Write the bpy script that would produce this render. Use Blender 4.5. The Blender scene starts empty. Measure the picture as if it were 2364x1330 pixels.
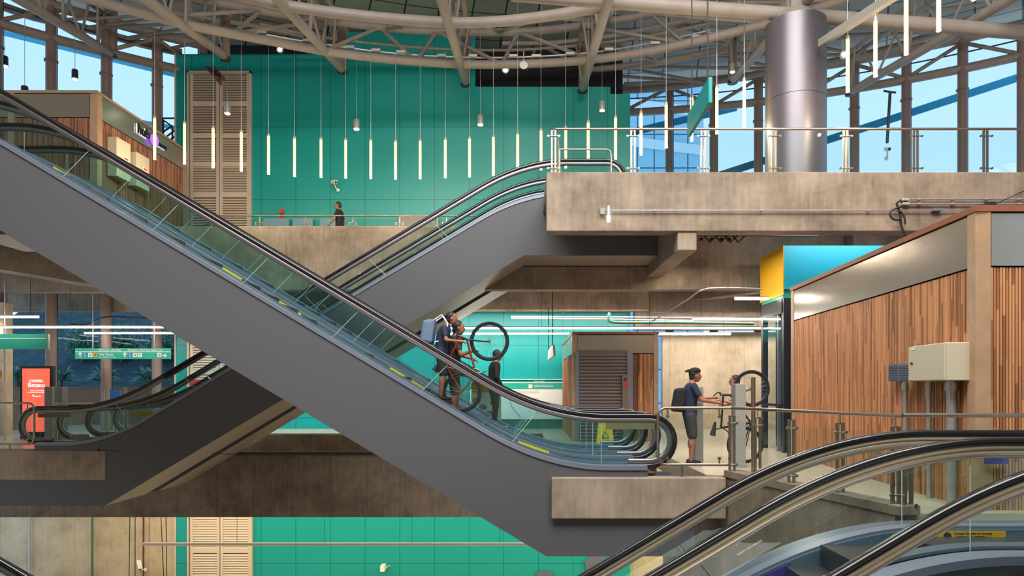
import bpy, bmesh, math, random
from mathutils import Vector, Matrix
random.seed(7)
sc = bpy.context.scene
COL = sc.collection
PI = math.pi
F, CX, CY, HC = 1600.0, 1200.0, 897.0, 1.4        # focal length (px), principal point, eye height above the mid floor

# ------------------------------------------------------------------ camera
cam = bpy.data.cameras.new('camera'); cam.sensor_width = 36; cam.lens = F/2364*36
cam.shift_x = (1182-CX)/2364; cam.shift_y = (CY-665)/2364; cam.clip_end = 500; cam.clip_start = .05
co = bpy.data.objects.new('camera', cam); COL.objects.link(co)
co.location = (0, 0, HC); co.rotation_euler = (PI/2, 0, 0); sc.camera = co

# ------------------------------------------------------------------ sky
w = bpy.data.worlds.new('sky'); sc.world = w; w.use_nodes = True
nt = w.node_tree; bg = nt.nodes['Background']
tc = nt.nodes.new('ShaderNodeTexCoord'); sp = nt.nodes.new('ShaderNodeSeparateXYZ'); rp = nt.nodes.new('ShaderNodeValToRGB')
nz = nt.nodes.new('ShaderNodeTexNoise'); nz.inputs['Scale'].default_value = 1.6; nz.inputs['Detail'].default_value = 4
ad = nt.nodes.new('ShaderNodeMath'); ad.operation = 'MULTIPLY_ADD'; ad.inputs[1].default_value = .35
nt.links.new(tc.outputs['Generated'], sp.inputs[0]); nt.links.new(tc.outputs['Generated'], nz.inputs['Vector'])
nt.links.new(nz.outputs['Fac'], ad.inputs[0]); nt.links.new(sp.outputs['Z'], ad.inputs[2]); nt.links.new(ad.outputs[0], rp.inputs[0])
rp.color_ramp.elements[0].position = .1; rp.color_ramp.elements[0].color = (.57, .76, .93, 1)
rp.color_ramp.elements[1].position = .75; rp.color_ramp.elements[1].color = (.40, .66, .92, 1)
nt.links.new(rp.outputs[0], bg.inputs['Color']); bg.inputs['Strength'].default_value = 1.38
sc.view_settings.view_transform = 'Standard'; sc.view_settings.look = 'None'
sc.view_settings.exposure = 0.0; sc.view_settings.gamma = 1
sc.cycles.transparent_max_bounces = 48; sc.cycles.max_bounces = 7; sc.cycles.caustics_reflective = False; sc.cycles.caustics_refractive = False
sc.cycles.sample_clamp_indirect = 4

def area(name, loc, rot, sx, sy, power, color):
    l = bpy.data.lights.new(name, 'AREA'); l.shape = 'RECTANGLE'; l.size = sx; l.size_y = sy; l.energy = power; l.color = color
    o = bpy.data.objects.new(name, l); COL.objects.link(o); o.location = loc; o.rotation_euler = rot
    return o
# added area lights that fill the hall from unseen positions, no fittings modelled
area('overhead_fill', (0, 7.5, 13.4), (math.radians(14), 0, 0), 20, 12, 1500, (1, .93, .86))  # added overhead fill above the viewer, out of view
area('hall_fill', (0, 2.5, 15.4), (math.radians(48), 0, 0), 16, 8, 5200, (1, .93, .85))  # added fill tilted at the escalators from over the roof opening
area('mid_level_fill', (0, 22.3, 3.9), (math.radians(12), 0, 0), 20, .7, 700, (1, .94, .88))  # unseen area light added to brighten the mid-level teal wall
area('lower_level_fill', (-2, 20.9, -1.3), (math.radians(30), 0, 0), 24, 1.2, 1350, (1, .84, .55))  # warm fill added under the mid floor for the lowest wall
area('landing_fill', (4.2, 15.2, 4.4), (0, 0, 0), 1.2, 1.6, 110, (1, .84, .66))  # area light added under the slab to fill the landing

area('lower_hall_fill', (0, -7.5, -4.1), (math.radians(97), 0, 0), 24, 2.6, 700, (1, .93, .86))  # low fill added behind the viewer for the escalator sides
area('lift_fill', (7.0, 14.2, 4.75), (math.radians(52), 0, 0), 2.6, .25, 30, (.95, .97, 1))  # hidden behind the edge beam, added to light the lift head box

# ------------------------------------------------------------------ helpers
def P(px, py, Y): return Vector(((px-CX)/F*Y, Y, HC+(CY-py)/F*Y))
def Pz(px, py, z): return P(px, py, (z-HC)*F/(CY-py))
def wloc(p):
    v = Vector((0, 0, 0))
    while p is not None: v += p.location; p = p.parent
    return v
class MB:
    def __init__(s): s.v = []; s.f = []; s.sm = []
    def add(s, vs, fs, smooth=False):
        n = len(s.v); s.v += [Vector(v) for v in vs]; s.f += [tuple(i+n for i in f) for f in fs]; s.sm += [smooth]*len(fs); return s
    def box(s, x0, x1, y0, y1, z0, z1):
        return s.hexa([(x0,y0,z0),(x1,y0,z0),(x1,y1,z0),(x0,y1,z0),(x0,y0,z1),(x1,y0,z1),(x1,y1,z1),(x0,y1,z1)])
    def hexa(s, vs): return s.add(vs, [(0,3,2,1),(4,5,6,7),(0,1,5,4),(1,2,6,5),(2,3,7,6),(3,0,4,7)])
    def beam(s, a, b, w, h, up=(0,0,1)):      # rectangular bar a->b, w sideways, h along up
        a = Vector(a); b = Vector(b); t = (b-a).normalized(); sd = t.cross(Vector(up))
        if sd.length < 1e-4: sd = t.cross(Vector((1,0,0)))
        sd.normalize(); u = sd.cross(t).normalized(); sd *= w/2; u *= h/2
        return s.hexa([a-sd-u, a+sd-u, b+sd-u, b-sd-u, a-sd+u, a+sd+u, b+sd+u, b-sd+u])
    def tube(s, pts, r, n=8, closed=False, caps=True, r2=None):
        pts = [Vector(p) for p in pts]; m = len(pts); rings = []; prev = None
        for i, p in enumerate(pts):
            if closed: t = pts[(i+1)%m]-pts[i-1]
            else: t = pts[min(i+1, m-1)]-pts[max(i-1, 0)]
            t.normalize()
            if prev is None:
                a = Vector((0,0,1)) if abs(t.z) < .9 else Vector((1,0,0)); u = t.cross(a).normalized()
            else: u = (prev-t*prev.dot(t)).normalized()
            prev = u; v = t.cross(u); rr = r if r2 is None else r+(r2-r)*i/(m-1)
            rings.append([p+(u*math.cos(2*PI*k/n)+v*math.sin(2*PI*k/n))*rr for k in range(n)])
        vs = [q for R in rings for q in R]; fs = []
        for i in range(m if closed else m-1):
            j = (i+1) % m
            for k in range(n): fs.append((i*n+k, i*n+(k+1)%n, j*n+(k+1)%n, j*n+k))
        s.add(vs, fs, True)
        if caps and not closed:
            s.add(rings[0], [tuple(range(n))[::-1]]); s.add(rings[-1], [tuple(range(n))])
        return s
    def lathe(s, c, prof, n=16, axis='z'):     # prof: [(r, h)]
        c = Vector(c); vs = []; fs = []
        for r, h in prof:
            for k in range(n):
                a = 2*PI*k/n; x, y = r*math.cos(a), r*math.sin(a)
                vs.append(c+(Vector((x, y, h)) if axis == 'z' else Vector((x, h, y)) if axis == 'y' else Vector((h, x, y))))
        m = len(prof)
        for i in range(m-1):
            for k in range(n): fs.append((i*n+k, i*n+(k+1)%n, (i+1)*n+(k+1)%n, (i+1)*n+k))
        s.add(vs, fs, True); s.add(vs[:n], [tuple(range(n))]); s.add(vs[-n:], [tuple(range(n))]); return s
    def ell(s, c, rx, ry, rz, n=12, m=8):
        c = Vector(c); vs = []; fs = []
        for i in range(m+1):
            t = PI*i/m
            for k in range(n): a = 2*PI*k/n; vs.append(c+Vector((rx*math.sin(t)*math.cos(a), ry*math.sin(t)*math.sin(a), rz*math.cos(t))))
        for i in range(m):
            for k in range(n): fs.append((i*n+k, (i+1)*n+k, (i+1)*n+(k+1)%n, i*n+(k+1)%n))
        return s.add(vs, fs, True)
    def prism(s, poly, d):                     # closed planar polygon pushed by d
        d = Vector(d); n = len(poly); a = [Vector(p) for p in poly]; b = [p+d for p in a]
        s.add(a+b, [tuple(range(n)), tuple(range(2*n-1, n-1, -1))]+[(i, i+n, (i+1)%n+n, (i+1)%n) for i in range(n)]); return s
    def strip(s, A, B, d):                     # ribbon between two polylines, thickened by d
        d = Vector(d); n = len(A); vs = [Vector(p) for p in A]+[Vector(p) for p in B]; vs += [p+d for p in vs]; fs = []
        for i in range(n-1):
            fs += [(i, i+1, n+i+1, n+i), (2*n+i, 3*n+i, 3*n+i+1, 2*n+i+1), (i, 2*n+i, 2*n+i+1, i+1), (n+i, n+i+1, 3*n+i+1, 3*n+i)]
        fs += [(0, n, 3*n, 2*n), (n-1, 3*n-1, 4*n-1, 2*n-1)]
        return s.add(vs, fs)
    def build(s, name, mat, parent=None, kind=None, bevel=0, label=None):
        o0 = wloc(parent); org = o0
        if parent is None:
            xs = [v.x for v in s.v]; ys = [v.y for v in s.v]; zs = [v.z for v in s.v]
            org = Vector(((min(xs)+max(xs))/2, (min(ys)+max(ys))/2, min(zs)))
        me = bpy.data.meshes.new(name); me.from_pydata([tuple(v-org) for v in s.v], [], s.f); me.update()
        me.polygons.foreach_set('use_smooth', s.sm)
        bm = bmesh.new(); bm.from_mesh(me); bmesh.ops.recalc_face_normals(bm, faces=bm.faces); bm.to_mesh(me); bm.free()
        me.materials.append(mat); o = bpy.data.objects.new(name, me); COL.objects.link(o); o.parent = parent
        if parent is None: o.location = org
        if kind: o['kind'] = kind
        if label: o['label'] = label
        if bevel:
            b = o.modifiers.new('bevel', 'BEVEL'); b.width = bevel; b.segments = 2; b.limit_method = 'ANGLE'
        return o
def tag(o, label, cat, group=None, kind=None):
    o['label'] = label; o['category'] = cat
    if group: o['group'] = group
    if kind: o['kind'] = kind
    return o
def thing(name, loc, label, cat, group=None):
    o = bpy.data.objects.new(name, None); COL.objects.link(o); o.location = loc; o.empty_display_size = .2
    return tag(o, label, cat, group)
def text(s, size, mat, M, parent, ext=.004, align='LEFT', name='lettering', sx=1):
    cu = bpy.data.curves.new(name, 'FONT'); cu.body = s; cu.size = size; cu.extrude = ext; cu.align_x = align; cu.align_y = 'CENTER'; cu.resolution_u = 3
    tmp = bpy.data.objects.new(name, cu); me = bpy.data.meshes.new_from_object(tmp); bpy.data.objects.remove(tmp)
    me.materials.clear(); me.materials.append(mat); o = bpy.data.objects.new(name, me); COL.objects.link(o); o.parent = parent
    M = M.copy(); M.translation = M.translation-wloc(parent); o.matrix_local = M @ Matrix.Diagonal((sx, 1, 1, 1)); return o
FRONT = Matrix(((1,0,0,0),(0,0,-1,0),(0,1,0,0),(0,0,0,1)))     # text facing the camera side (-Y)
def front(v, R=None):
    M = (R @ FRONT) if R is not None else FRONT.copy(); M.translation = Vector(v); return M

# ------------------------------------------------------------------ materials
def srgb(r, g, b): return tuple(((c/255+.055)/1.055)**2.4 if c > 10 else c/255/12.92 for c in (r, g, b))+(1,)
def mat(name, col, rough=.5, metal=0, noise=0, nscale=4, emit=None, es=0, bump=0, coat=0):
    m = bpy.data.materials.new(name); m.use_nodes = True; t = m.node_tree; b = t.nodes['Principled BSDF']
    b.inputs['Base Color'].default_value = col; b.inputs['Roughness'].default_value = rough; b.inputs['Metallic'].default_value = metal
    b.inputs['Coat Weight'].default_value = coat
    if emit: b.inputs['Emission Color'].default_value = emit; b.inputs['Emission Strength'].default_value = es
    if noise or bump:
        g = t.nodes.new('ShaderNodeNewGeometry'); n = t.nodes.new('ShaderNodeTexNoise'); n.inputs['Scale'].default_value = nscale; n.inputs['Detail'].default_value = 5
        t.links.new(g.outputs['Position'], n.inputs['Vector'])
        if noise:
            mp = t.nodes.new('ShaderNodeMapRange'); mp.inputs[1].default_value = .3; mp.inputs[2].default_value = .7; mp.inputs[3].default_value = 1-noise; mp.inputs[4].default_value = 1+noise
            vm = t.nodes.new('ShaderNodeVectorMath'); vm.operation = 'SCALE'; vm.inputs[0].default_value = col[:3]
            t.links.new(n.outputs['Fac'], mp.inputs[0]); t.links.new(mp.outputs[0], vm.inputs['Scale']); t.links.new(vm.outputs[0], b.inputs['Base Color'])
        if bump:
            bu = t.nodes.new('ShaderNodeBump'); bu.inputs['Strength'].default_value = bump; bu.inputs['Distance'].default_value = .02
            t.links.new(n.outputs['Fac'], bu.inputs['Height']); t.links.new(bu.outputs[0], b.inputs['Normal'])
    return m
def glass(name, tint, refl=1.0, ior=1.5):
    m = bpy.data.materials.new(name); m.use_nodes = True; t = m.node_tree; t.nodes.remove(t.nodes['Principled BSDF'])
    o = t.nodes['Material Output']; tr = t.nodes.new('ShaderNodeBsdfTransparent'); tr.inputs[0].default_value = tint
    gl = t.nodes.new('ShaderNodeBsdfGlossy'); gl.inputs['Roughness'].default_value = .01; gl.inputs['Color'].default_value = (refl, refl, refl, 1)
    fr = t.nodes.new('ShaderNodeFresnel'); fr.inputs[0].default_value = ior; mx = t.nodes.new('ShaderNodeMixShader')
    g = t.nodes.new('ShaderNodeNewGeometry'); n = t.nodes.new('ShaderNodeTexNoise'); n.inputs['Scale'].default_value = 1.1; bu = t.nodes.new('ShaderNodeBump'); bu.inputs['Strength'].default_value = .25; bu.inputs['Distance'].default_value = .02
    t.links.new(g.outputs['Position'], n.inputs['Vector']); t.links.new(n.outputs['Fac'], bu.inputs['Height']); t.links.new(bu.outputs[0], gl.inputs['Normal'])
    iv = t.nodes.new('ShaderNodeMath'); iv.operation = 'SUBTRACT'; iv.inputs[0].default_value = 1; t.links.new(g.outputs['Backfacing'], iv.inputs[1]); ml = t.nodes.new('ShaderNodeMath'); ml.operation = 'MULTIPLY'; t.links.new(fr.outputs[0], ml.inputs[0]); t.links.new(iv.outputs[0], ml.inputs[1]); t.links.new(ml.outputs[0], mx.inputs[0]); t.links.new(tr.outputs[0], mx.inputs[1]); t.links.new(gl.outputs[0], mx.inputs[2]); t.links.new(mx.outputs[0], o.inputs[0])
    return m
def N(t, typ, **k):
    n = t.nodes.new(typ)
    for a, b in k.items():
        if a.startswith('i'): n.inputs[int(a[1:])].default_value = b
        else: setattr(n, a, b)
    return n
def concrete(name, c1, c2, seam=1.2, rough=.85, seamk=.3):
    m = bpy.data.materials.new(name); m.use_nodes = True; t = m.node_tree; L = t.links.new; b = t.nodes['Principled BSDF']; b.inputs['Roughness'].default_value = rough
    g = N(t, 'ShaderNodeNewGeometry'); mp = N(t, 'ShaderNodeMapping'); mp.inputs['Scale'].default_value = (.8, .8, .9); L(g.outputs['Position'], mp.inputs[0])
    n1 = N(t, 'ShaderNodeTexNoise'); n1.inputs['Scale'].default_value = 1.3; n1.inputs['Detail'].default_value = 8; n1.inputs['Roughness'].default_value = .65; L(mp.outputs[0], n1.inputs['Vector'])
    mp2 = N(t, 'ShaderNodeMapping'); mp2.inputs['Scale'].default_value = (9, 9, 1.2); L(g.outputs['Position'], mp2.inputs[0])
    n2 = N(t, 'ShaderNodeTexNoise'); n2.inputs['Scale'].default_value = 1.5; n2.inputs['Detail'].default_value = 4; L(mp2.outputs[0], n2.inputs['Vector'])
    a = N(t, 'ShaderNodeMath', operation='MULTIPLY_ADD'); a.inputs[1].default_value = .3; L(n2.outputs['Fac'], a.inputs[0]); L(n1.outputs['Fac'], a.inputs[2])
    r = N(t, 'ShaderNodeValToRGB'); r.color_ramp.elements[0].position = .45; r.color_ramp.elements[0].color = c1; r.color_ramp.elements[1].position = .82; r.color_ramp.elements[1].color = c2; L(a.outputs[0], r.inputs[0])
    s = N(t, 'ShaderNodeSeparateXYZ'); L(g.outputs['Position'], s.inputs[0])
    # formwork joints: thin lines across the boards
    wob = N(t, 'ShaderNodeMath', operation='MULTIPLY_ADD'); wob.inputs[1].default_value = .03; L(n1.outputs['Fac'], wob.inputs[0]); L(s.outputs['X'], wob.inputs[2])
    md = N(t, 'ShaderNodeMath', operation='PINGPONG'); md.inputs[1].default_value = seam/2; L(wob.outputs[0], md.inputs[0])
    lt = N(t, 'ShaderNodeMath', operation='LESS_THAN'); lt.inputs[1].default_value = .012; L(md.outputs[0], lt.inputs[0])
    md2 = N(t, 'ShaderNodeMath', operation='MULTIPLY'); md2.inputs[1].default_value = seamk; L(lt.outputs[0], md2.inputs[0])
    mx = N(t, 'ShaderNodeMixRGB'); mx.inputs[2].default_value = tuple(c*.35 for c in c1[:3])+(1,); L(md2.outputs[0], mx.inputs[0]); L(r.outputs[0], mx.inputs[1]); L(mx.outputs[0], b.inputs['Base Color'])
    bu = N(t, 'ShaderNodeBump'); bu.inputs['Strength'].default_value = .25; bu.inputs['Distance'].default_value = .02; L(n1.outputs['Fac'], bu.inputs['Height']); L(bu.outputs[0], b.inputs['Normal'])
    return m
def panelled(name, col, x0, px, z0, pz, rough=.35, line=.008):
    m = bpy.data.materials.new(name); m.use_nodes = True; t = m.node_tree; L = t.links.new; b = t.nodes['Principled BSDF']; b.inputs['Roughness'].default_value = rough
    g = N(t, 'ShaderNodeNewGeometry'); s = N(t, 'ShaderNodeSeparateXYZ'); L(g.outputs['Position'], s.inputs[0]); hits = []
    for ax, o0, p in (('X', x0, px), ('Z', z0, pz)):
        sb = N(t, 'ShaderNodeMath', operation='SUBTRACT'); sb.inputs[1].default_value = o0; L(s.outputs[ax], sb.inputs[0])
        pg = N(t, 'ShaderNodeMath', operation='PINGPONG'); pg.inputs[1].default_value = p/2; L(sb.outputs[0], pg.inputs[0])
        lt = N(t, 'ShaderNodeMath', operation='LESS_THAN'); lt.inputs[1].default_value = line; L(pg.outputs[0], lt.inputs[0]); hits.append(lt)
    mxm = N(t, 'ShaderNodeMath', operation='MAXIMUM'); L(hits[0].outputs[0], mxm.inputs[0]); L(hits[1].outputs[0], mxm.inputs[1])
    mx = N(t, 'ShaderNodeMixRGB'); mx.inputs[1].default_value = col; mx.inputs[2].default_value = tuple(c*.25 for c in col[:3])+(1,); L(mxm.outputs[0], mx.inputs[0]); L(mx.outputs[0], b.inputs['Base Color'])
    return m
def slatwood(name, d, pitch, base, dark):
    m = bpy.data.materials.new(name); m.use_nodes = True; t = m.node_tree; L = t.links.new; b = t.nodes['Principled BSDF']; b.inputs['Roughness'].default_value = .55
    g = N(t, 'ShaderNodeNewGeometry'); dt = N(t, 'ShaderNodeVectorMath', operation='DOT_PRODUCT'); dt.inputs[1].default_value = d; L(g.outputs['Position'], dt.inputs[0])
    dv = N(t, 'ShaderNodeMath', operation='DIVIDE'); dv.inputs[1].default_value = pitch; L(dt.outputs['Value'], dv.inputs[0])
    fl = N(t, 'ShaderNodeMath', operation='FLOOR'); L(dv.outputs[0], fl.inputs[0])
    s = N(t, 'ShaderNodeSeparateXYZ'); L(g.outputs['Position'], s.inputs[0])
    w1 = N(t, 'ShaderNodeTexWhiteNoise', noise_dimensions='1D'); L(fl.outputs[0], w1.inputs['W'])
    za = N(t, 'ShaderNodeMath', operation='MULTIPLY_ADD'); za.inputs[1].default_value = 1.1; L(s.outputs['Z'], za.inputs[0])
    zb = N(t, 'ShaderNodeMath', operation='MULTIPLY'); zb.inputs[1].default_value = 7.3; L(w1.outputs['Value'], zb.inputs[0]); L(zb.outputs[0], za.inputs[2])
    zf = N(t, 'ShaderNodeMath', operation='FLOOR'); L(za.outputs[0], zf.inputs[0])
    cv = N(t, 'ShaderNodeCombineXYZ'); L(fl.outputs[0], cv.inputs[0]); L(zf.outputs[0], cv.inputs[1])
    w2 = N(t, 'ShaderNodeTexWhiteNoise', noise_dimensions='2D'); L(cv.outputs[0], w2.inputs['Vector'])
    mp = N(t, 'ShaderNodeMapping'); mp.inputs['Scale'].default_value = (40, 40, 1.5); L(g.outputs['Position'], mp.inputs[0])
    n = N(t, 'ShaderNodeTexNoise'); n.inputs['Scale'].default_value = 1; L(mp.outputs[0], n.inputs['Vector'])
    a = N(t, 'ShaderNodeMath', operation='MULTIPLY_ADD'); a.inputs[1].default_value = .4; L(n.outputs['Fac'], a.inputs[0]); L(w2.outputs['Value'], a.inputs[2])
    r = N(t, 'ShaderNodeValToRGB'); r.color_ramp.elements[0].position = .1; r.color_ramp.elements[0].color = dark; r.color_ramp.elements[1].position = 1.2; r.color_ramp.elements[1].color = base; L(a.outputs[0], r.inputs[0]); L(r.outputs[0], b.inputs['Base Color'])
    return m
M = {}
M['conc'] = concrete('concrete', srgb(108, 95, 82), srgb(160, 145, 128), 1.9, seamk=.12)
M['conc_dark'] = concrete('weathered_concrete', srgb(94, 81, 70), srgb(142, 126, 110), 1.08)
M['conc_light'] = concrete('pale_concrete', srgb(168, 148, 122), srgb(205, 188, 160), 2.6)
M['floor'] = mat('polished_floor', srgb(190, 176, 158), .22, noise=.06, nscale=3)
M['truss'] = mat('grey_powder_coat', srgb(80, 81, 86), .6, noise=.03, nscale=60)
M['soffit'] = mat('beige_soffit', srgb(150, 138, 126), .5)
M['alu'] = mat('aluminium_deck', srgb(126, 134, 152), .38, .45)
M['skirt'] = mat('skirt_steel', srgb(104, 132, 148), .3, .5)
M['steel'] = mat('stainless_steel', srgb(168, 158, 146), .34, 1)
M['joint'] = mat('pale_joint', srgb(196, 214, 212), .3)
M['cream'] = mat('cream_metal', srgb(206, 190, 162), .4, .3)
M['chrome'] = mat('polished_guide', srgb(206, 192, 172), .3, .75)
M['guide'] = mat('grey_guide_metal', srgb(134, 130, 134), .38, .9)
M['rubber'] = mat('black_rubber', srgb(20, 20, 24), .25, coat=.4)
M['step'] = mat('step_metal', srgb(92, 94, 98), .4, .8)
M['yellow'] = mat('yellow_label', srgb(214, 204, 30), .45)
M['yellow_paint'] = mat('yellow_paint', srgb(212, 164, 18), .5)
M['blackink'] = mat('black_print', srgb(28, 28, 24), .6)
M['white'] = mat('white_print', srgb(240, 240, 236), .5)
M['teal'] = panelled('teal_panels', srgb(12, 154, 152), -8.955, 1.2, 7.94, 2.52)
M['teal_sign'] = mat('teal_sign', srgb(38, 172, 148), .45)
M['cyan'] = mat('cyan_panel', srgb(0, 176, 204), .45)
M['louvre'] = mat('cream_louvre', srgb(206, 190, 174), .5)
M['tubew'] = mat('beige_painted_steel', srgb(144, 134, 128), .55, noise=.08, nscale=3)
M['post'] = mat('brown_painted_steel', srgb(132, 112, 104), .5, noise=.06, nscale=2)
M['dark'] = mat('dark_steel', srgb(40, 42, 48), .4)
M['void'] = mat('near_black', srgb(22, 22, 26), .7)  # near-black; on the backing above the core wall it paints shade
M['column'] = mat('column_cladding', srgb(108, 104, 112), .42, .6)
M['glass'] = glass('clear_glass', (.93, .975, .965, 1))
M['glass_t'] = glass('escalator_glass', (.86, .945, .95, 1))
M['glass_f'] = glass('facade_glass', (.94, .98, 1, 1), .22)
M['warm'] = mat('warm_tube', srgb(255, 220, 150), .5, emit=(1, .43, .115, 1), es=4)
M['white_lamp'] = mat('white_lamp', srgb(255, 245, 235), .5, emit=(1, .88, .76, 1), es=26)
M['spot'] = mat('spot_lamp', srgb(255, 240, 220), .5, emit=(1, .9, .75, 1), es=14)
M['lampbody'] = mat('lamp_housing', srgb(196, 190, 188), .35, .5)
M['conduit'] = mat('galvanised_conduit', srgb(186, 184, 188), .35, .7)
M['cable'] = mat('black_cable', srgb(24, 22, 22), .6)
M['wood'] = mat('light_wood', srgb(172, 140, 110), .5, noise=.12, nscale=5)
M['woodpale'] = mat('weathered_wood', srgb(160, 136, 116), .6, noise=.1, nscale=5)
M['capwood'] = mat('reddish_wood_cap', srgb(136, 84, 58), .55, noise=.12, nscale=8)
M['band'] = mat('brushed_band', srgb(178, 172, 162), .24, .75, bump=.35, nscale=.9)
M['box'] = mat('cabinet_enamel', srgb(196, 186, 162), .4)
M['vent'] = mat('vent_plastic', srgb(96, 104, 122), .5)
M['shutter'] = mat('roller_shutter', srgb(118, 108, 110), .45, .3)
M['skin'] = mat('skin', srgb(150, 98, 74), .5)
M['hair'] = mat('dark_hair', srgb(26, 20, 18), .6)
M['navy'] = mat('navy_cloth', srgb(32, 40, 66), .8)
M['blackc'] = mat('black_cloth', srgb(22, 22, 26), .85)
M['greyc'] = mat('charcoal_cloth', srgb(52, 52, 56), .85)
M['whitec'] = mat('white_cloth', srgb(214, 210, 214), .8)
M['bluebag'] = mat('grey_blue_cloth', srgb(96, 116, 140), .8)
M['redframe'] = mat('orange_frame', srgb(150, 62, 30), .35, .3)
M['leaf'] = mat('leaf', srgb(104, 156, 140), .6, noise=.35, nscale=6)
M['earth'] = mat('dark_soil', srgb(52, 78, 88), .9, noise=.4, nscale=3)
M['brick'] = mat('brown_planter', srgb(132, 98, 78), .8, noise=.12, nscale=6)
M['ad'] = mat('screen_red', srgb(235, 90, 70), .4, emit=(.95, .13, .07, 1), es=.9)
M['adtext'] = mat('screen_white', srgb(255, 255, 255), .4, emit=(1, 1, 1, 1), es=1.1)
M['blue'] = mat('blue_poster', srgb(42, 118, 200), .45)
M['purple'] = mat('purple_film', srgb(66, 52, 142), .4)
M['red'] = mat('red_label', srgb(206, 44, 44), .5)
M['tower'] = panelled('tower_glass', srgb(140, 194, 224), 0, 1.6, 0, 3.2, .25, .07)
M['towerband'] = mat('tower_band', srgb(196, 220, 236), .5)
M['film'] = mat('blue_canopy', srgb(20, 140, 178), .5)
M['corten'] = mat('rust_beam', srgb(96, 44, 26), .7)
M['green'] = mat('green_pipe', srgb(54, 110, 88), .5)
M['track'] = mat('track_grey', srgb(146, 144, 138), .45)

# ================================================================== THE SETTING
ZU = 5.67                                            # upper floor level; mid floor 0; lower floor -5.67
def struct(mb, name, m, **k): return mb.build(name, m, kind='structure', **k)
# --- floors
b = MB(); b.box(-17, 12, 21.7, 28.6, -.35, 0); b.box(-17, -9.37, 16.1, 21.7, -.35, 0)
b.prism([(.7,15.6,0),(3.02,15.6,0),(3.02,11.3,0),(3.25,11.1,0),(4.2,7.75,0),(12,7.75,0),(12,21.7,0),(.7,21.7,0)], (0,0,-.35)); struct(b, 'floor', M['floor'])
b = MB(); b.box(-17, 14, 5, 24.3, -5.97, -5.67); struct(b, 'floor', M['floor'])
b = MB(); b.box(.53, 16, 14.05, 27.9, ZU-.3, ZU); b.box(-11.4, .53, 21.2, 24, ZU-.3, ZU); b.box(-17, -9.6, 13, 24, ZU-.3, ZU); struct(b, 'floor', M['conc'])
b = MB(); b.box(-20, 17, -9, -8.7, -5.97, 14.5); struct(b, 'wall_front', M['conc_light'])
b = MB(); b.box(-20.3, -20, -9, 12, -5.97, 14.5); struct(b, 'wall_left', M['conc_light'])
b = MB(); b.box(21, 21.3, -9, 12, -5.97, 14.5); b.box(16, 21.3, 11.7, 12, -5.97, 5.3); struct(b, 'wall_right', M['conc_light'])
b = MB(); b.box(-20, 17, -8.7, 5, -5.97, -5.67); struct(b, 'floor', M['floor'])
b = MB(); b.prism([(-20.3,-9,14.5),(21.3,-9,14.5),(21.3,-4,14.5),(-20.3,-4,14.5)], (0,0,.2)); struct(b, 'ceiling', M['conc_light'])
# --- landing fascias
def fascia(name, x0, x1, y0, y1, z0, z1, m): b = MB(); b.box(x0, x1, y0, y1, z0, z1); return struct(b, name, M[m], bevel=.02)
fascia('beam', .50, 3.24, 10.87, 11.12, -.65, 0, 'conc')
fascia('beam', -17, -9.37, 15.66, 15.86, -.67, 0, 'conc')
fascia('beam', .53, 16, 13.66, 14.05, 4.50, ZU, 'conc')             # upper slab edge
fascia('beam', -10.6, 3.9, 20.8, 21.15, 4.35, 6.28, 'conc')         # walkway parapet and its beam
b = MB(); b.box(-17, -10.6, 20.8, 21.15, 4.3, 5.37); struct(b, 'beam', M['conc'])
b = MB(); b.box(3.9, 14, 20.8, 21.15, 3.7, 5.37); struct(b, 'beam', M['conc'])
b = MB(); b.box(-17, 14, 23.0, 23.35, 3.97, 5.37); struct(b, 'beam', M['conc'])
b = MB(); b.box(-1.0, 3.1, 17.0, 17.35, 3.83, 4.38); b.box(3.1, 14, 17.0, 17.35, 3.83, 5.37); struct(b, 'beam', M['conc'])
b = MB(); b.box(3.12, 3.5, 14.05, 17.0, 4.13, 5.37); b.box(3.12, 3.5, 13.7, 14.05, 4.13, 4.5); struct(b, 'beam', M['conc'], bevel=.02)
b = MB(); b.box(7.95, 8.75, 16.5, 17.0, 3.83, 5.37); struct(b, 'beam', M['conc'], bevel=.02)
b = MB(); b.beam((-13.4, 17.2, 4.75), (-9.2, 23, 4.35), .5, .7); struct(b, 'beam', M['conc'])
b = MB(); b.beam((5.4, 20.8, 4.45), (8.2, 17.2, 4.45), .5, .8); struct(b, 'beam', M['conc'])
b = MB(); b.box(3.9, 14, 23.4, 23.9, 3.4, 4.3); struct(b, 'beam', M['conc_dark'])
# edge beam of the mid floor under the escalators, and the deeper floor edge behind it
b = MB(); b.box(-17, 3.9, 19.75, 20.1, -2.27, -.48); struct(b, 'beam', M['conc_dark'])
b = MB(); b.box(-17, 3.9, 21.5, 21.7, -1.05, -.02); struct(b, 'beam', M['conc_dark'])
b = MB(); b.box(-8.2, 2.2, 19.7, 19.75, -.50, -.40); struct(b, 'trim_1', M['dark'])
b = MB(); b.box(-17, 3.9, 20.1, 21.5, -1.2, -1.05); struct(b, 'ceiling', M['conc_dark'])
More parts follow.
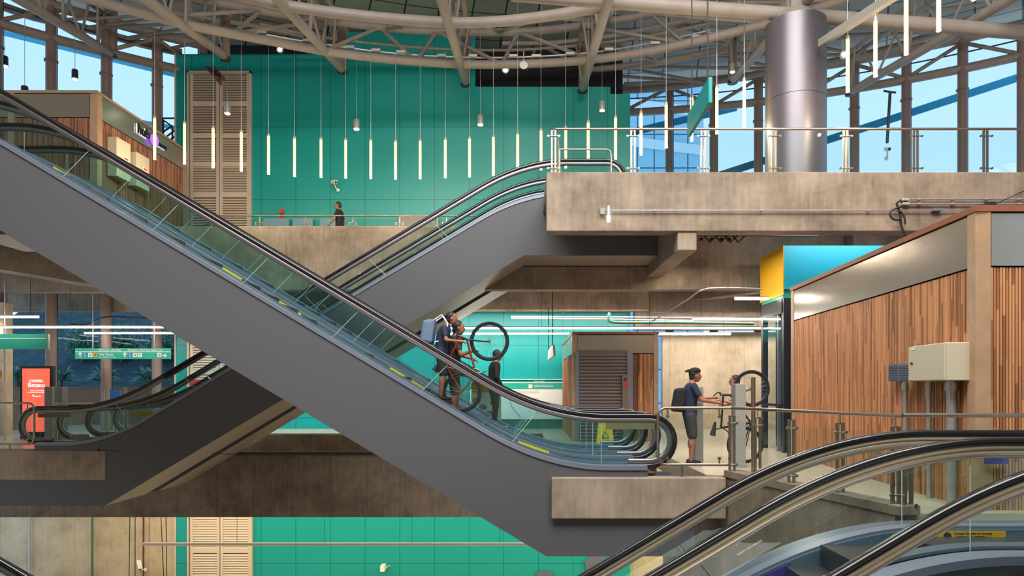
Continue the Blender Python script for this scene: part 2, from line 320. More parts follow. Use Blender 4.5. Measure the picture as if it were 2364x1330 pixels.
# --- concrete walls
b = MB(); b.box(-28, -11.95, 24.3, 24.6, -5.67, -.35); struct(b, 'wall_lower_left', M['conc_light'])
b = MB(); b.box(3.85, 14, 24.3, 24.6, -5.67, -.35); struct(b, 'wall_lower_right', M['conc_light'])
b = MB(); b.box(4.95, 9.6, 24.0, 24.3, 0, 3.35); struct(b, 'wall_right', M['conc_light'])
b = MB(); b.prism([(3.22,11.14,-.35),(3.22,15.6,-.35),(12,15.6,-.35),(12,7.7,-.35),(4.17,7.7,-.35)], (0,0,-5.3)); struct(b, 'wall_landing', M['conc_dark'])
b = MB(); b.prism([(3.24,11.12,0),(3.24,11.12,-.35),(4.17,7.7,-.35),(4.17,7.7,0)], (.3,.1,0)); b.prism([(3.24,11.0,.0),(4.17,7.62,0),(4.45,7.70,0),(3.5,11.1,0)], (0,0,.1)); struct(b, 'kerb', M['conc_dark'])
# --- teal core wall, all levels
b = MB(); xw = lambda px: (px-CX)/F*24
b.prism([(xw(405),24,-5.67),(xw(405),24,12.98),(xw(795),24,12.98),(xw(795),24,13.75),(xw(1097),24,13.75),(xw(1097),24,11.85),(xw(1409),24,11.85),(xw(1409),24,11.6),(xw(1455),24,11.6),(xw(1455),24,-5.67)], (0,.3,0))
struct(b, 'wall_back', M['teal'])
b = MB(); b.box(-11.9, 3.8, 25.6, 25.8, 10.6, 14.3); struct(b, 'void_shade_backing', M['void'])  # near-black sheet: its colour stands in for the shaded void over the core wall
b = MB(); b.box(xw(404), xw(407), 23.95, 24.3, -5.67, 12.98); struct(b, 'trim_2', M['louvre'])

# --- roof: shallow cone over the hall, unseen opening added above the viewer to let light in
RC = (1.7, 2.35); RF = 25.65
b = MB(); n = 96
vs = []; prof = [(8.5, 13.5), (14, 13.6), (20, 13.85), (26.6, 14.1)]
for r, z in prof: vs += [(RC[0]+r*math.cos(2*PI*k/n), RC[1]+r*math.sin(2*PI*k/n), z) for k in range(n)]
b.add(vs, [(i*n+k, i*n+(k+1)%n, (i+1)*n+(k+1)%n, (i+1)*n+k) for i in range(3) for k in range(n)])
m = bpy.data.materials.new('roof_deck'); m.use_nodes = True; t = m.node_tree; L = t.links.new; bs = t.nodes['Principled BSDF']; bs.inputs['Roughness'].default_value = .5
g = N(t, 'ShaderNodeNewGeometry'); s = N(t, 'ShaderNodeSeparateXYZ'); L(g.outputs['Position'], s.inputs[0])
cb = N(t, 'ShaderNodeCombineXYZ')
for ax, off in (('X', RC[0]), ('Y', RC[1])):
    q = N(t, 'ShaderNodeMath', operation='SUBTRACT'); q.inputs[1].default_value = off; L(s.outputs[ax], q.inputs[0]); L(q.outputs[0], cb.inputs[ax])
ln = N(t, 'ShaderNodeVectorMath', operation='LENGTH'); L(cb.outputs[0], ln.inputs[0])
at = N(t, 'ShaderNodeMath', operation='ARCTAN2'); s2 = N(t, 'ShaderNodeSeparateXYZ'); L(cb.outputs[0], s2.inputs[0]); L(s2.outputs['Y'], at.inputs[0]); L(s2.outputs['X'], at.inputs[1])
hits = []
for src, p, wd in ((ln.outputs['Value'], .95, .03), (at.outputs[0], 2*PI/120, .0012)):
    pg = N(t, 'ShaderNodeMath', operation='PINGPONG'); pg.inputs[1].default_value = p/2; L(src, pg.inputs[0])
    lt = N(t, 'ShaderNodeMath', operation='LESS_THAN'); lt.inputs[1].default_value = wd; L(pg.outputs[0], lt.inputs[0]); hits.append(lt)
mm = N(t, 'ShaderNodeMath', operation='MAXIMUM'); L(hits[0].outputs[0], mm.inputs[0]); L(hits[1].outputs[0], mm.inputs[1])
mx = N(t, 'ShaderNodeMixRGB'); mx.inputs[1].default_value = srgb(160, 160, 152); mx.inputs[2].default_value = srgb(34, 34, 36); L(mm.outputs[0], mx.inputs[0]); L(mx.outputs[0], bs.inputs['Base Color'])
struct(b, 'ceiling', m)

# --- curved glass facade
def on_facade(px, R=RF):
    k = (px-CX)/F; a = k*k+1; bb = -2*(k*RC[0]+RC[1]); c = RC[0]**2+RC[1]**2-R*R
    Y = (-bb+math.sqrt(bb*bb-4*a*c))/(2*a); return Vector((k*Y, Y, 0))
ZT = 12.5                                            # ring tube of the facade
left = [-130, -8, 118, 245, 362, 470]; right = [1440, 1545, 1647, 1750, 1860, 1972, 2092, 2222, 2360, 2520]
wi = 0
for L_ in (left, right):
    for a, c in zip(L_, L_[1:]):
        A = on_facade(a, RF+.25); B = on_facade(c, RF+.25); wi += 1
        for z0, z1 in ((0, 5.2), (5.75, 13.9)):
            b = MB(); tdir = (B-A).normalized(); nn = Vector((-tdir.y, tdir.x, 0))*.02
            b.prism([A+tdir*.12+Vector((0,0,z0)), B-tdir*.04+Vector((0,0,z0)), B-tdir*.04+Vector((0,0,z1)), A+tdir*.12+Vector((0,0,z1))], nn)
            struct(b, 'window_%d' % wi, M['glass_f'])
ff = thing('facade_frame', on_facade(1750), 'curved steel frame of brown tubular posts and ring tubes carrying the glass facade', 'facade frame')
for L_ in (left, right):
    for px in L_:
        p = on_facade(px)
        b = MB(); b.tube([p, p+Vector((0,0,13.6))], .155, 12); b.build('post', M['post'], ff)
        q = on_facade(px, RF+.25); b = MB(); b.box(q.x+.05, q.x+.17, q.y-.05, q.y+.07, 0, 13.8); b.build('mullion', M['dark'], ff)
        b = MB(); b.lathe(p, [(.2, ZT-.75), (.2, ZT-.7)], 12); b.build('collar', M['post'], ff)
    rng = [on_facade(x) for x in range(L_[0], L_[-1]+1, 20)]
    b = MB(); b.tube([v*1+Vector((0,0,ZT)) for v in rng], .15, 10); b.build('ring_tube', M['tubew'], ff)
    b = MB(); b.tube([v+Vector((0,0,13.55)) for v in rng], .16, 10); b.build('ring_tube', M['tubew'], ff)
    b = MB(); b.tube([v+Vector((0,0,ZT+.55)) for v in rng], .025, 6); b.build('tie_rod', M['dark'], ff)
for ap, sides in ((118, (-8, 245)), (362, (245, 470)), (1545, (1440, 1647)), (1750, (1647, 1860)), (1972, (1860, 2092)), (2222, (2092, 2360))):
    for sx in sides:
        b = MB(); b.tube([on_facade(ap)+Vector((0,0,13.4)), on_facade(sx)+Vector((0,0,ZT+.05))], .07, 8); b.build('brace', M['tubew'], ff)

# ================================================================== OUTSIDE
b = MB(); b.box(5, 17.5, 66, 76, -6, 56); tw = thing('office_tower', (11, 66, -6), 'blue glass office tower with pale floor bands seen through the curved facade', 'building')
b.build('curtain_wall', M['tower'], tw)
for k in range(9): z = 20+k*3.6; b = MB(); b.beam((4.8, 65.9, z+2.0), (17.6, 65.9, z+.4), .2, .9); b.build('floor_band', M['towerband'], tw)
b = MB(); b.beam(P(-60, 60, 30), P(420, 176, 26.5), .05, .2); b.beam(P(290, 275, 30), P(430, 300, 27), .05, .16)
tag(b.build('outdoor_canopy', M['film']), 'slim blue canopy edge running outside the glass above the timber shop', 'canopy')
b = MB(); b.beam(P(1440, 310, 30), P(1700, 248, 30), .05, .3); b.beam(P(1630, 415, 29), P(2440, 150, 27), .05, .3)
tag(b.build('outdoor_canopy', M['film']), 'sloping blue canopy edge outside the glass behind the grey column', 'canopy')
# planted bank outside the mid level, with planter walls and bushes
b = MB(); b.add([(-26,27.5,.2),(-10,27.5,.2),(-10,36,5.4),(-26,36,5.4),(-26,27.5,-1),(-10,27.5,-1),(-10,36,-1),(-26,36,-1)], [(0,1,2,3),(4,5,1,0),(7,6,2,3),(4,7,3,0),(5,6,2,1),(4,5,6,7)]); struct(b, 'terrain', M['earth'])
def plant(x, y, z, n, size, label, spiky=True, nm='leafy_plant', g=None, leaf=.22):
    r = thing(nm, (x, y, z), label, 'plant', g); b = MB(); st = MB()
    for i in range(n):
        a = random.uniform(0, 2*PI); el = random.uniform(.1, 1.25); l = size*random.uniform(.6, 1); wd = l*(.07 if spiky else .2)
        c = Vector((x, y, z+size*.25))
        if not spiky: c += Vector((random.gauss(0, .23), random.gauss(0, .2), abs(random.gauss(.1, .35))))*size; l = leaf*random.uniform(.6, 1.2); wd = l*.22
        d = Vector((math.cos(a)*math.cos(el), math.sin(a)*math.cos(el), math.sin(el))); sd = d.cross(Vector((0,0,1))).normalized()*wd
        m_ = c+d*l*.55; tip = c+d*l-Vector((0,0,l*.18)); b.add([c, m_+sd, tip, m_-sd, m_+Vector((0,0,wd*.4))], [(0,1,4), (1,2,4), (2,3,4), (3,0,4)])
    st.tube([(x,y,z),(x,y,z+size*.45)], size*.05, 6); st.build('stem', M['brick'], r); b.build('foliage', M['leaf'], r)
wh = ['at the picture edge', 'behind the lit red screen', 'beside the red screen', 'behind the green direction sign', 'over the blue poster', 'next to the teal core wall']
for i in range(6):
    x = -20.2+1.75*i; plant(x, 27.9, 1.45, 70, .95, 'spiky green plant growing outside the glass '+wh[i], True)
    plant(x+.4, 31.4, 2.6, 1300, 1.35, 'bushy dark shrub higher up the bank '+wh[i], False, 'leafy_shrub')
plant(-25.3, 34, 5.0, 2500, 6.0, 'pale leafy tree outside the glass behind the timber shop', False, 'tree')
for i, (px, s_) in enumerate(((2255, 1.3), (2340, 1.5), (2180, .8))):
    p = on_facade(px, RF+1.6); plant(p.x, p.y, ZU+.1, 500, s_, ('pointed bush outside the glass beyond the big post', 'wide bush outside the glass at the end of the balcony', 'low bush outside the glass near the balcony railing')[i], False, 'leafy_shrub')

for x0, x1, y, z, lb in ((-21.5,-13.0,27.0,1.4,'long brown planter wall outside the glass under the spiky plants'), (-12.5,-8.6,26.6,1.5,'short brown planter wall outside near the blue poster')):
    b = MB(); b.box(x0, x1, y, y+.3, -.3, z); b.box(x0-.03, x1+.03, y-.03, y+.33, z, z+.06); tag(b.build('planter_wall', M['brick']), lb, 'planter')

# ================================================================== ROOF STEEL
rt = thing('roof_truss', (0, 18, 13), 'beige tubular steel roof truss of ring tubes, radial chords and zigzag braces', 'roof truss')
def smooth(pts, k=4):
    out = []; n = len(pts)
    for i in range(n-1):
        p0, p1, p2, p3 = pts[max(i-1,0)], pts[i], pts[i+1], pts[min(i+2,n-1)]
        for j in range(k):
            t_ = j/k; out.append(.5*((2*p1)+(p2-p0)*t_+(2*p0-5*p1+4*p2-p3)*t_**2+(3*p1-p0-3*p2+p3)*t_**3))
    return out+[pts[-1]]
def ring(trace, z, r, m='tubew', nm='ring_tube'):
    pts = smooth([Pz(x, y, z) for x, y in trace]); b = MB(); b.tube(pts, r, 10); b.build(nm, M[m], rt); return pts
R1 = ring([(90,-30),(210,-2),(332,32),(440,59),(600,90),(750,118),(900,137),(1060,148),(1190,148),(1340,140),(1500,118),(1650,85),(1780,52),(1900,15),(2020,-30)], 11.2, .125)
R3 = ring([(480,-35),(590,-2),(690,18),(850,38),(1000,50),(1100,52),(1190,46),(1290,33),(1400,14),(1490,-4),(1600,-32)], 10.6, .13)
R4 = ring([(230,-30),(420,-10),(590,22),(740,46),(870,62),(1000,72),(1190,74),(1340,60),(1500,33),(1600,10),(1720,-25)], 12.55, .12)
R5 = ring([(-20,5),(75,38),(150,54),(235,76),(330,102),(420,122)], 13.2, .13)
R6 = ring([(1395,212),(1500,206),(1600,195),(1700,180),(1800,160),(1900,146),(2000,125),(2100,98),(2200,62),(2300,20),(2364,-15)], 13.2, .12)
R7 = ring([(1160,100),(1280,98),(1400,84),(1500,65),(1620,38),(1780,-5)], 12.9, .07)
R8 = ring([(600,55),(720,82),(860,100),(1000,112),(1160,116),(1300,108),(1440,92),(1600,62),(1760,25)], 12.8, .05)
R9 = ring([(590,75),(720,98),(900,122),(1060,132),(1200,132),(1360,122),(1500,100),(1640,70)], 11.55, .03, 'conduit', 'conduit')
R10 = ring([(1180,167),(1300,166),(1400,158),(1540,140),(1700,108),(1800,82),(1900,60),(2000,35)], 13.2, .12)
R11 = ring([(250,-20),(360,18),(480,42),(600,62),(700,84)], 13.0, .07)
big = MB(); big.tube([P(1180, -14, 15.6), P(1500, 11, 15.8), P(1830, 34, 16)], .155, 14); big.build('main_beam', M['tubew'], rt)
big = MB(); big.tube([P(1850, 36, 16), P(2100, 54, 16), P(2420, 80, 16)], .16, 14); big.build('main_beam', M['tubew'], rt)
sdir = Vector((0, 1, .186))
ends = []
for i, (px, py, px2, py2) in enumerate([(260,125,40,-3),(520,130,340,0),(790,160,640,-2),(1075,190,1018,-5),(1345,205,1397,25),(1691,184,1785,84),(1963,212,2200,75)]):
    zE = 11.55
    if i in (0, 6): E = on_facade(px); E.z = HC+(CY-py)/F*E.y
    else: E = Pz(px, py, zE); 
    if E.y > 23.7: E = P(px, py, 23.7)
    k = 0
    # inner end: nearer the viewer, on the ray through (px2, py2), depth where the chord keeps its slope
    yy = E.y
    bb = (CY-py2)/F; zi = E.z-HC; Yi = (zi-.186*E.y)/(bb-.186); I = P(px2, py2, Yi); dirv = (I-E)
    I2 = E+dirv*(1.35 if i < 5 else 2.2); ends.append((E, I2))
    b = MB(); b.tube([E-dirv*.01, I2], .125, 12); b.build('radial_chord', M['tubew'], rt)
    up = Vector((0,0,1.25)); sdv = Vector((.32, 0, 0))
    for sg in (-1, 1):
        b = MB(); b.tube([E+up+sdv*sg*.4, I2+up*1.1+sdv*sg*1.2], .075, 8); b.build('radial_chord', M['tubew'], rt)
    b = MB(); b.tube([E+Vector((0,0,-.05)), E+up*1.15], .14, 10); b.build('node_post', M['post'], rt)
    b = MB(); b.lathe(E+Vector((0,0,-.14)), [(.1,0),(.17,.02),(.17,.1)], 10); b.build('node_cap', M['dark'], rt)
    nseg = 7
    for j in range(nseg):
        a = E.lerp(I2, j/nseg); c = (E+up).lerp(I2+up*1.1, (j+.5)/nseg); d_ = E.lerp(I2, (j+1)/nseg)
        for u, v in ((a, c), (c, d_)):
            b = MB(); b.tube([u, v+(sdv*(.8 if j % 2 else -.8) if v is c else Vector((0,0,0)))], .038, 6); b.build('web_brace', M['tubew'], rt)
def zig(A, B, n, r=.055, t0=0, t1=1):
    def at_(Q, t_):
        f = t_*(len(Q)-1); i = min(int(f), len(Q)-2); return Q[i].lerp(Q[i+1], f-i)
    for j in range(n):
        a = at_(A, t0+(t1-t0)*j/n); c = at_(B, t0+(t1-t0)*(j+.5)/n); d_ = at_(A, t0+(t1-t0)*(j+1)/n)
        for u, v in ((a, c), (c, d_)):
            b = MB(); b.tube([u, v], r, 6); b.build('brace', M['tubew'], rt)
zig(R1, R4, 9, .06, .06, .95)
zig(R10, R7, 5, .055, .05, .95)
zig(R6, R10, 5, .06, .05, .95)
zig(R4, R3, 5, .05, .1, .9)
zig(R5, R11, 3, .05, .3, .9)
# ================================================================== COLUMN
cx_ = (1836.5-CX)/F*16; col = thing('column', (cx_, 16, ZU), 'thick round grey metal clad column standing on the upper floor', 'column')
col['kind'] = 'structure'; rr = .665
b = MB(); b.lathe((cx_, 16, ZU), [(rr, 0), (rr, 2.33)], 48); b.build('lower_cladding', M['column'], col)
b = MB(); b.lathe((cx_, 16, ZU), [(rr, 2.34), (rr, 2.4), (rr, 4.12)], 48); b.lathe((cx_, 16, ZU), [(rr-.02, 2.32), (rr-.02, 2.35)], 48)
b.build('upper_cladding', M['column'], col)
b = MB(); b.lathe((cx_, 16, ZU+4.12), [(.6, 0), (.42, .22), (.22, .34), (.2, .6)], 32); b.build('capital', M['tubew'], col)
b = MB(); b.lathe((cx_, 16, ZU+4.3), [(.16, 0), (.16, 1.6)], 16); b.box(cx_-.18, cx_+.18, 15.8, 16.2, ZU+4.28, ZU+4.75); b.build('head_node', M['tubew'], col)
b = MB(); b.beam(P(1895, 100, 15.2), P(2070, -14, 12.6), .13, .16); 
tag(b.build('light_track', M['track']), 'grey rectangular track sloping up from the column head', 'light track')
# ================================================================== ESCALATORS
SL = .597; RISE = 5.67; LEN = RISE/SL
def base(u, t=1.0):
    def blend(d):        # integral of a 0->1 ramp over [-t, t]
        return 0 if d < -t else (d if d > t else (d+t)**2/(4*t))
    return SL*(blend(u)-blend(u-LEN))
def base_sharp(u): return SL*min(max(u, 0), LEN)
class Esc:
    def __init__(s, name, label, group, x0, d, y0, y1, zlow, el=2.1, eu=2.3, panel='truss', clip=None, stickers=(), gl='glass_t', tl=0, tu=0, gm='guide', dk=0):
        s.gm = gm
        s.x0, s.d, s.y0, s.y1, s.z = x0, d, y0, y1, zlow
        s.root = thing(name, (x0, (y0+y1)/2, zlow-1.26), label, 'escalator', group)
        ul, uu = -el, LEN+eu
        us = [ul+.5]+[u for u in [ul+.5+.12*i for i in range(200)] if ul+.5 < u < 1.3]+[1.3, LEN/2, LEN-1.3]+[u for u in [LEN-1.3+.12*i for i in range(60)] if LEN-1.3 < u < uu-.5]+[uu-.5]
        # cladding
        for nm, ya, dy in (('side_panel', y0-.22, .03), ('side_panel', y1+.19, .03)):
            b = MB(); us2 = sorted(set(us+[0, LEN])); b.strip([s.p(u, base(u)+.10+dk, ya) for u in us2], [s.p(u, base_sharp(u)-1.26, ya) for u in us2], (0, dy, 0))
            for ua, ub, zb in ((ul+.5-tl, ul+.5, 0), (uu-.5, uu-.5+tu, RISE)):
                if ub > ua: b.strip([s.p(ua, zb-.12, ya), s.p(ub, zb-.12, ya)], [s.p(ua, zb-1.26, ya), s.p(ub, zb-1.26, ya)], (0, dy, 0))
            b.build(nm, M[panel], s.root)
        b = MB(); ks = [ul+.5-tl, 0, LEN, uu-.5+tu]; b.strip([s.p(u, base_sharp(u)-1.26, y0-.19) for u in ks], [s.p(u, base_sharp(u)-1.26, y1+.19) for u in ks], (0, 0, .03)); b.build('soffit', M['soffit'], s.root)
        for u in (ul+.5, uu-.5):
            z = base(u); b = MB(); X = s.p(u, 0, 0).x; b.box(X-.015, X+.015, y0-.19, y1+.19, zlow+z-1.23, zlow+z+.1+dk); b.build('end_panel', M[panel], s.root)
        # near edge lip
        for sgn, yr in ((-1, y0), (1, y1)):
            ya, yb = (yr-.24, yr-.02) if sgn < 0 else (yr+.02, yr+.24)
            b = MB(); top = [s.p(u, base(u)+.175+dk, 0) for u in us]; bot = [s.p(u, base(u)+.105+dk, 0) for u in us]
            b.strip([v+Vector((0,ya,0)) for v in top], [v+Vector((0,ya,0)) for v in bot], (0, yb-ya, 0)); b.build('deck', M['alu'], s.root)
            yc, yd = (yr+.02, yr+.17) if sgn < 0 else (yr-.17, yr-.02)
            b = MB(); b.strip([s.p(u, base(u)+.20+dk, yc) for u in us], [s.p(u, base(u)+.17+dk, yc) for u in us], (0, yd-yc, 0)); b.build('inner_deck', M['alu'], s.root)
            yk = yr+.17 if sgn < 0 else yr-.19
            b = MB(); b.strip([s.p(u, base(u)+.17+dk, yk) for u in us], [s.p(u, base(u)-.12, yk) for u in us], (0, .02, 0)); b.build('skirt', M['skirt'], s.root)
            s.rail(yr, ul, uu, us); s.glass(yr, ul, uu, gl, dk)
        # steps
        ya, yb = y0+.19, y1-.19; pit = .335; first = None; k0 = int(-.7/pit); k1 = int((LEN+.7)/pit)
        for k in range(k0, k1):
            u = k*pit; zt = round(base(u+pit/2)/(SL*pit))*(SL*pit); o = s.p(u, zt, 0)
            if first is None:
                b = MB(); X0, X1 = sorted((o.x, s.p(u+pit, 0, 0).x)); b.box(X0, X1, ya, yb, o.z-.05, o.z)
                rx = X0 if d > 0 else X1-.02; b.box(rx, rx+.02, ya, yb, o.z-.2, o.z-.05)
                first = b.build('step', M['step'], s.root); o0 = o
            else:
                c = first.copy(); COL.objects.link(c); c.parent = s.root; c.location = first.location+(o-o0)
        for ua, ub, z in ((ul+.3, -.7, 0), (LEN+.7, uu-.3, RISE)):
            b = MB(); X0, X1 = sorted((s.p(ua, 0, 0).x, s.p(ub, 0, 0).x)); b.box(X0, X1, ya, yb, zlow+z-.04, zlow+z+.005); b.build('landing_plate', M['step'], s.root)
        for u0 in stickers: s.sticker(*u0)
    def p(s, u, z, y): return Vector((s.x0+s.d*u, y, s.z+z))
    def rail(s, yr, ul, uu, us):
        path = []; a0 = ul+.42; a1 = uu-.42; zc = .555
        def arc(R, uc, zb, lo, hi, n=14): return [(uc+R*math.cos(math.radians(lo+(hi-lo)*i/n)), zb+zc+R*math.sin(math.radians(lo+(hi-lo)*i/n))) for i in range(n+1)]
        for nm, R, hw, hh, mt in ((('handrail', .405, .044, .036, 'rubber'), ('handrail_guide', .33, .032, .042, s.gm)) if s.gm == 'guide' else (('handrail', .41, .044, .032, 'rubber'), ('handrail_guide', .362, .034, .02, 'cream'), ('guide_tube', .31, .03, .034, 'chrome'))):
            pts = [(a0+.35, zc-R), (a0+.15, zc-R)]+arc(R, a0, 0, 270, 90)
            mid = [u for u in us if a0 < u < a1]; pts += [(u, base(u)+zc+R) for u in mid]+arc(R, a1, RISE, 90, -90)+[(a1-.15, RISE+zc-R), (a1-.35, RISE+zc-R)]
            b = MB(); n = len(pts); prof = [(-hw, -hh*.6), (-hw, hh*.5), (-hw*.7, hh), (hw*.7, hh), (hw, hh*.5), (hw, -hh*.6), (hw*.6, -hh), (-hw*.6, -hh)]; vs = []; fs = []; m_ = len(prof)
            for i, (u, z) in enumerate(pts):
                tu, tz = pts[min(i+1, n-1)][0]-pts[max(i-1, 0)][0], pts[min(i+1, n-1)][1]-pts[max(i-1, 0)][1]; l = math.hypot(tu, tz) or 1; nu, nz_ = -tz/l, tu/l
                for py, pn in prof: vs.append(s.p(u+nu*pn, z+nz_*pn, yr+py))
            for i in range(n-1):
                for k in range(m_): fs.append((i*m_+k, i*m_+(k+1)%m_, (i+1)*m_+(k+1)%m_, (i+1)*m_+k))
            b.add(vs, fs, True); b.add(vs[:m_], [tuple(range(m_))]); b.add(vs[-m_:], [tuple(range(m_))]); b.build(nm, M[mt], s.root)
    def glass(s, yr, ul, uu, gl, dk=0):
        a0 = ul+.42; a1 = uu-.42; zc = .555; R = .335; k = .55*SL
        cuts = [a0+.02, -.9+.0]; c = .55
        while c < LEN-.6: cuts.append(c); c += 1.45
        cuts += [LEN+.75, a1-.02]; th = (0, .012, 0)
        def sh(u): return .45*max(0, min(1, (u+.3)/.8, (LEN+.2-u)/.8))
        for i in range(len(cuts)-1):
            ua, ub = cuts[i]+.004, cuts[i+1]-.004; n = 12; A = []; B = []
            for j in range(n+1):
                f = j/n; bo = ua+(ub-ua)*f; to = (ua-sh(ua))+((ub-sh(ub))-(ua-sh(ua)))*f
                A.append(s.p(bo, base(bo)+.16+dk, yr-.006)); B.append(s.p(to, base(to)+.885, yr-.006))
            b = MB(); b.strip(A, B, th); b.build('glass_panel', M[gl], s.root)
            if 0 < i: b = MB(); b.tube([A[0]+Vector((0,.006,0)), B[0]+Vector((0,.006,0))], .005, 4); b.build('glass_joint', M['joint'], s.root)
        for uc, zb, lo, hi in ((a0, 0, 90, 270), (a1, RISE, 90, -90)):
            poly = [s.p(uc+R*math.cos(math.radians(lo+(hi-lo)*j/12)), zb+zc+R*math.sin(math.radians(lo+(hi-lo)*j/12)), yr-.006) for j in range(13)]
            b = MB(); b.prism(poly, th); b.build('glass_panel', M[gl], s.root)
    def sticker(s, u, yf, txt, ln=.66, dz=-.0, h=.1):
        z = base(u+ln/2)+.02; a = s.p(u, base(u)+dz, yf); c = s.p(u+ln, base(u+ln)+dz, yf)
        b = MB(); up = Vector((0,0,h)); sk = (c-a).normalized()*.03
        b.prism([a, c, c+up, a+up], (0, -.004, 0)); o = b.build('warning_label', M['yellow'], s.root)
        if s.d < 0: a, c = c, a
        ang = math.atan2(c.z-a.z, c.x-a.x); R = Matrix.Rotation(-ang, 4, 'Y')
        text(txt, h*.5, M['blackink'], front(a+up*.5+(c-a)*.06+Vector((0,-.006,0)), R), o, .001)
RS = 'Segure no corrimão'
WARN = 'Mantenha os pés afastados'
# descending to the mid level in front (A), rising to the upper slab behind (B), foreground (C)
A1 = Esc('escalator', 'long grey escalator slanting down across the picture in front of all others', None, .42, -1, 11.2, 12.5, 0,
    stickers=[(8.15, 12.302, WARN, .55, .06), (5.35, 12.302, WARN, .62, .06), (4.3, 12.302, WARN, .6, .06), (2.1, 12.302, WARN, .62, .06), (-.1, 12.302, WARN, .55, .06)], tl=.75)
A2 = Esc('escalator', 'second escalator slanting down directly behind the long grey front one', None, .42, -1, 13.75, 15.05, 0)
B1 = Esc('escalator', 'grey escalator rising to the upper concrete slab, crossing behind the front one', None, -9.4, 1, 15.9, 17.2, 0, el=2.08, eu=2.33, tl=2.4, tu=1.3)
B2 = Esc('escalator', 'escalator with beige underside rising just behind the one reaching the upper slab', None, -9.4, 1, 18.2, 19.45, 0, el=2.0, eu=2.3, tl=2.4, tu=1.3)
C1 = Esc('escalator', 'close escalator with two shiny steel rails rising under the timber kiosk', None, 2.95-LEN, 1, 5.7, 6.72, -RISE, eu=2.9, gl='glass', panel='truss', gm='cream', dk=-.1)
C2 = Esc('escalator', 'closest escalator, its steel rail crossing the picture corner', None, 4.0-LEN, 1, 3.75, 5.2, -RISE, eu=2.9, gl='glass', panel='truss', gm='cream', dk=-.1)
D1 = Esc('escalator', 'escalator going down whose black handrail crosses the bottom corner below the concrete beam', None, -8.95+LEN, -1, 7.2, 8.3, -RISE, gl='glass')
for e_, u_, y_ in ((C1, LEN+1.5, 6.53), ):
    o_ = None
# foreground labels: shoe warning and purple film
e_ = C1; a = e_.p(LEN+1.0, RISE-.04, 6.53-.01); b = MB(); wd = .62; b.prism([a, a+Vector((wd,0,0)), a+Vector((wd,0,.1)), a+Vector((-.06,0,.1))], (0,-.004,0)); lb = b.build('warning_label', M['yellow_paint'], e_.root)
text('Cuidado! Calçados de borracha', .028, M['blackink'], front(a+Vector((.13,-.006,.078))), lb, .001)
text('podem causar acidentes.', .028, M['blackink'], front(a+Vector((.15,-.006,.048))), lb, .001)
text('Caution! Rubber shoes can cause accidents.', .018, M['blackink'], front(a+Vector((.17,-.006,.02))), lb, .001)
b = MB(); b.lathe(a+Vector((.07,-.006,.05)), [(.038, 0), (.038, .003)], 20, 'y'); b.build('pictogram', M['blackink'], lb)
q_ = e_.p(8.85, base(8.85)+.44, 6.705); RR = Matrix.Rotation(-math.atan(SL), 4, 'Y')
text('Deixe a esquerda livre', .055, M['white'], front(q_, RR), e_.root, .0005, sx=-1); text('(exceto com malas)', .035, M['white'], front(q_+Vector((.04,0,-.1)), RR), e_.root, .0005, sx=-1)
for (e2, y2, xa_, xb_, ya_, yb_) in ((A1, 11.19, 1398, 1512, 976, 991), (B1, 15.89, 88, 163, 954, 964)):
    c1_ = P(xa_, yb_, y2); c2_ = P(xb_, ya_, y2); b = MB(); b.box(c1_.x, c2_.x, y2-.012, y2-.003, c1_.z, c2_.z); b.build('maker_band', mat('olive_band', srgb(92, 96, 66), .5), e2.root)
for e_, u_, ln in ((C1, LEN-.95, .55),):
    b = MB(); A_ = [e_.p(u_+ln*i/5, base(u_+ln*i/5)+.05, 6.52) for i in range(6)]; B_ = [e_.p(u_+ln*i/5, base(u_+ln*i/5)-.1, 6.52) for i in range(6)]; b.strip(A_, B_, (0, -.005, 0)); b.build('film_strip', M['purple'], e_.root)

# ================================================================== RAILINGS
def railing(name, label, line, zf, posts, h=.93, ck=.11, glassz=(.06, .84), post_h=.86, mt='glass', r=.024, dbl=True):
    """line: list of (x, y); posts: distances along as fractions points (x,y)"""
    root = thing(name, (line[0][0], line[0][1], zf), label, 'railing')
    b = MB(); b.tube([(x_, y_, zf+h) for x_, y_ in line], r, 10); b.build('handrail', M['steel'], root)
    for (x_, y_) in posts:
        b = MB()
        for dx in ((-.035, .035) if dbl else (0,)): b.box(x_+dx-.016, x_+dx+.016, y_-.02, y_+.02, zf, zf+post_h)
        b.tube([(x_, y_, zf+post_h-.02), (x_, y_, zf+h)], .008, 6)
        o = b.build('post', M['steel'], root)
        for z in (.1, post_h-.12):
            c = MB(); c.tube([(x_-ck, y_-.03, zf+z), (x_+ck, y_-.03, zf+z)], .012, 6); c.lathe((x_-ck, y_-.045, zf+z), [(.022,0),(.022,.03)], 10, 'y'); c.lathe((x_+ck, y_-.045, zf+z), [(.022,0),(.022,.03)], 10, 'y'); c.build('glass_clamp', M['steel'], o)
    for (a, c) in zip(posts, posts[1:]):
        a = Vector((a[0], a[1], 0)); c = Vector((c[0], c[1], 0)); t_ = (c-a).normalized(); a += t_*.07; c -= t_*.07; nn = Vector((-t_.y, t_.x, 0))*.012
        b = MB(); b.prism([a+Vector((0,0,zf+glassz[0])), c+Vector((0,0,zf+glassz[0])), c+Vector((0,0,zf+glassz[1])), a+Vector((0,0,zf+glassz[1]))], nn); b.build('glass_panel', M[mt], root)
    return root
X = lambda px, Y: (px-CX)/F*Y
Yr = 13.78; xs = [X(p_, Yr) for p_ in (1278, 1461, 1623, 1787, 1952, 2114, 2275, 2440)]
rl = railing('balcony_railing', 'long glass railing with steel handrail along the upper concrete slab', [(xs[0]-.0, Yr+.6), (xs[0]-.02, Yr+.05), (xs[0]+.05, Yr), (xs[-1], Yr)], ZU, [(q, Yr) for q in xs], h=.89)
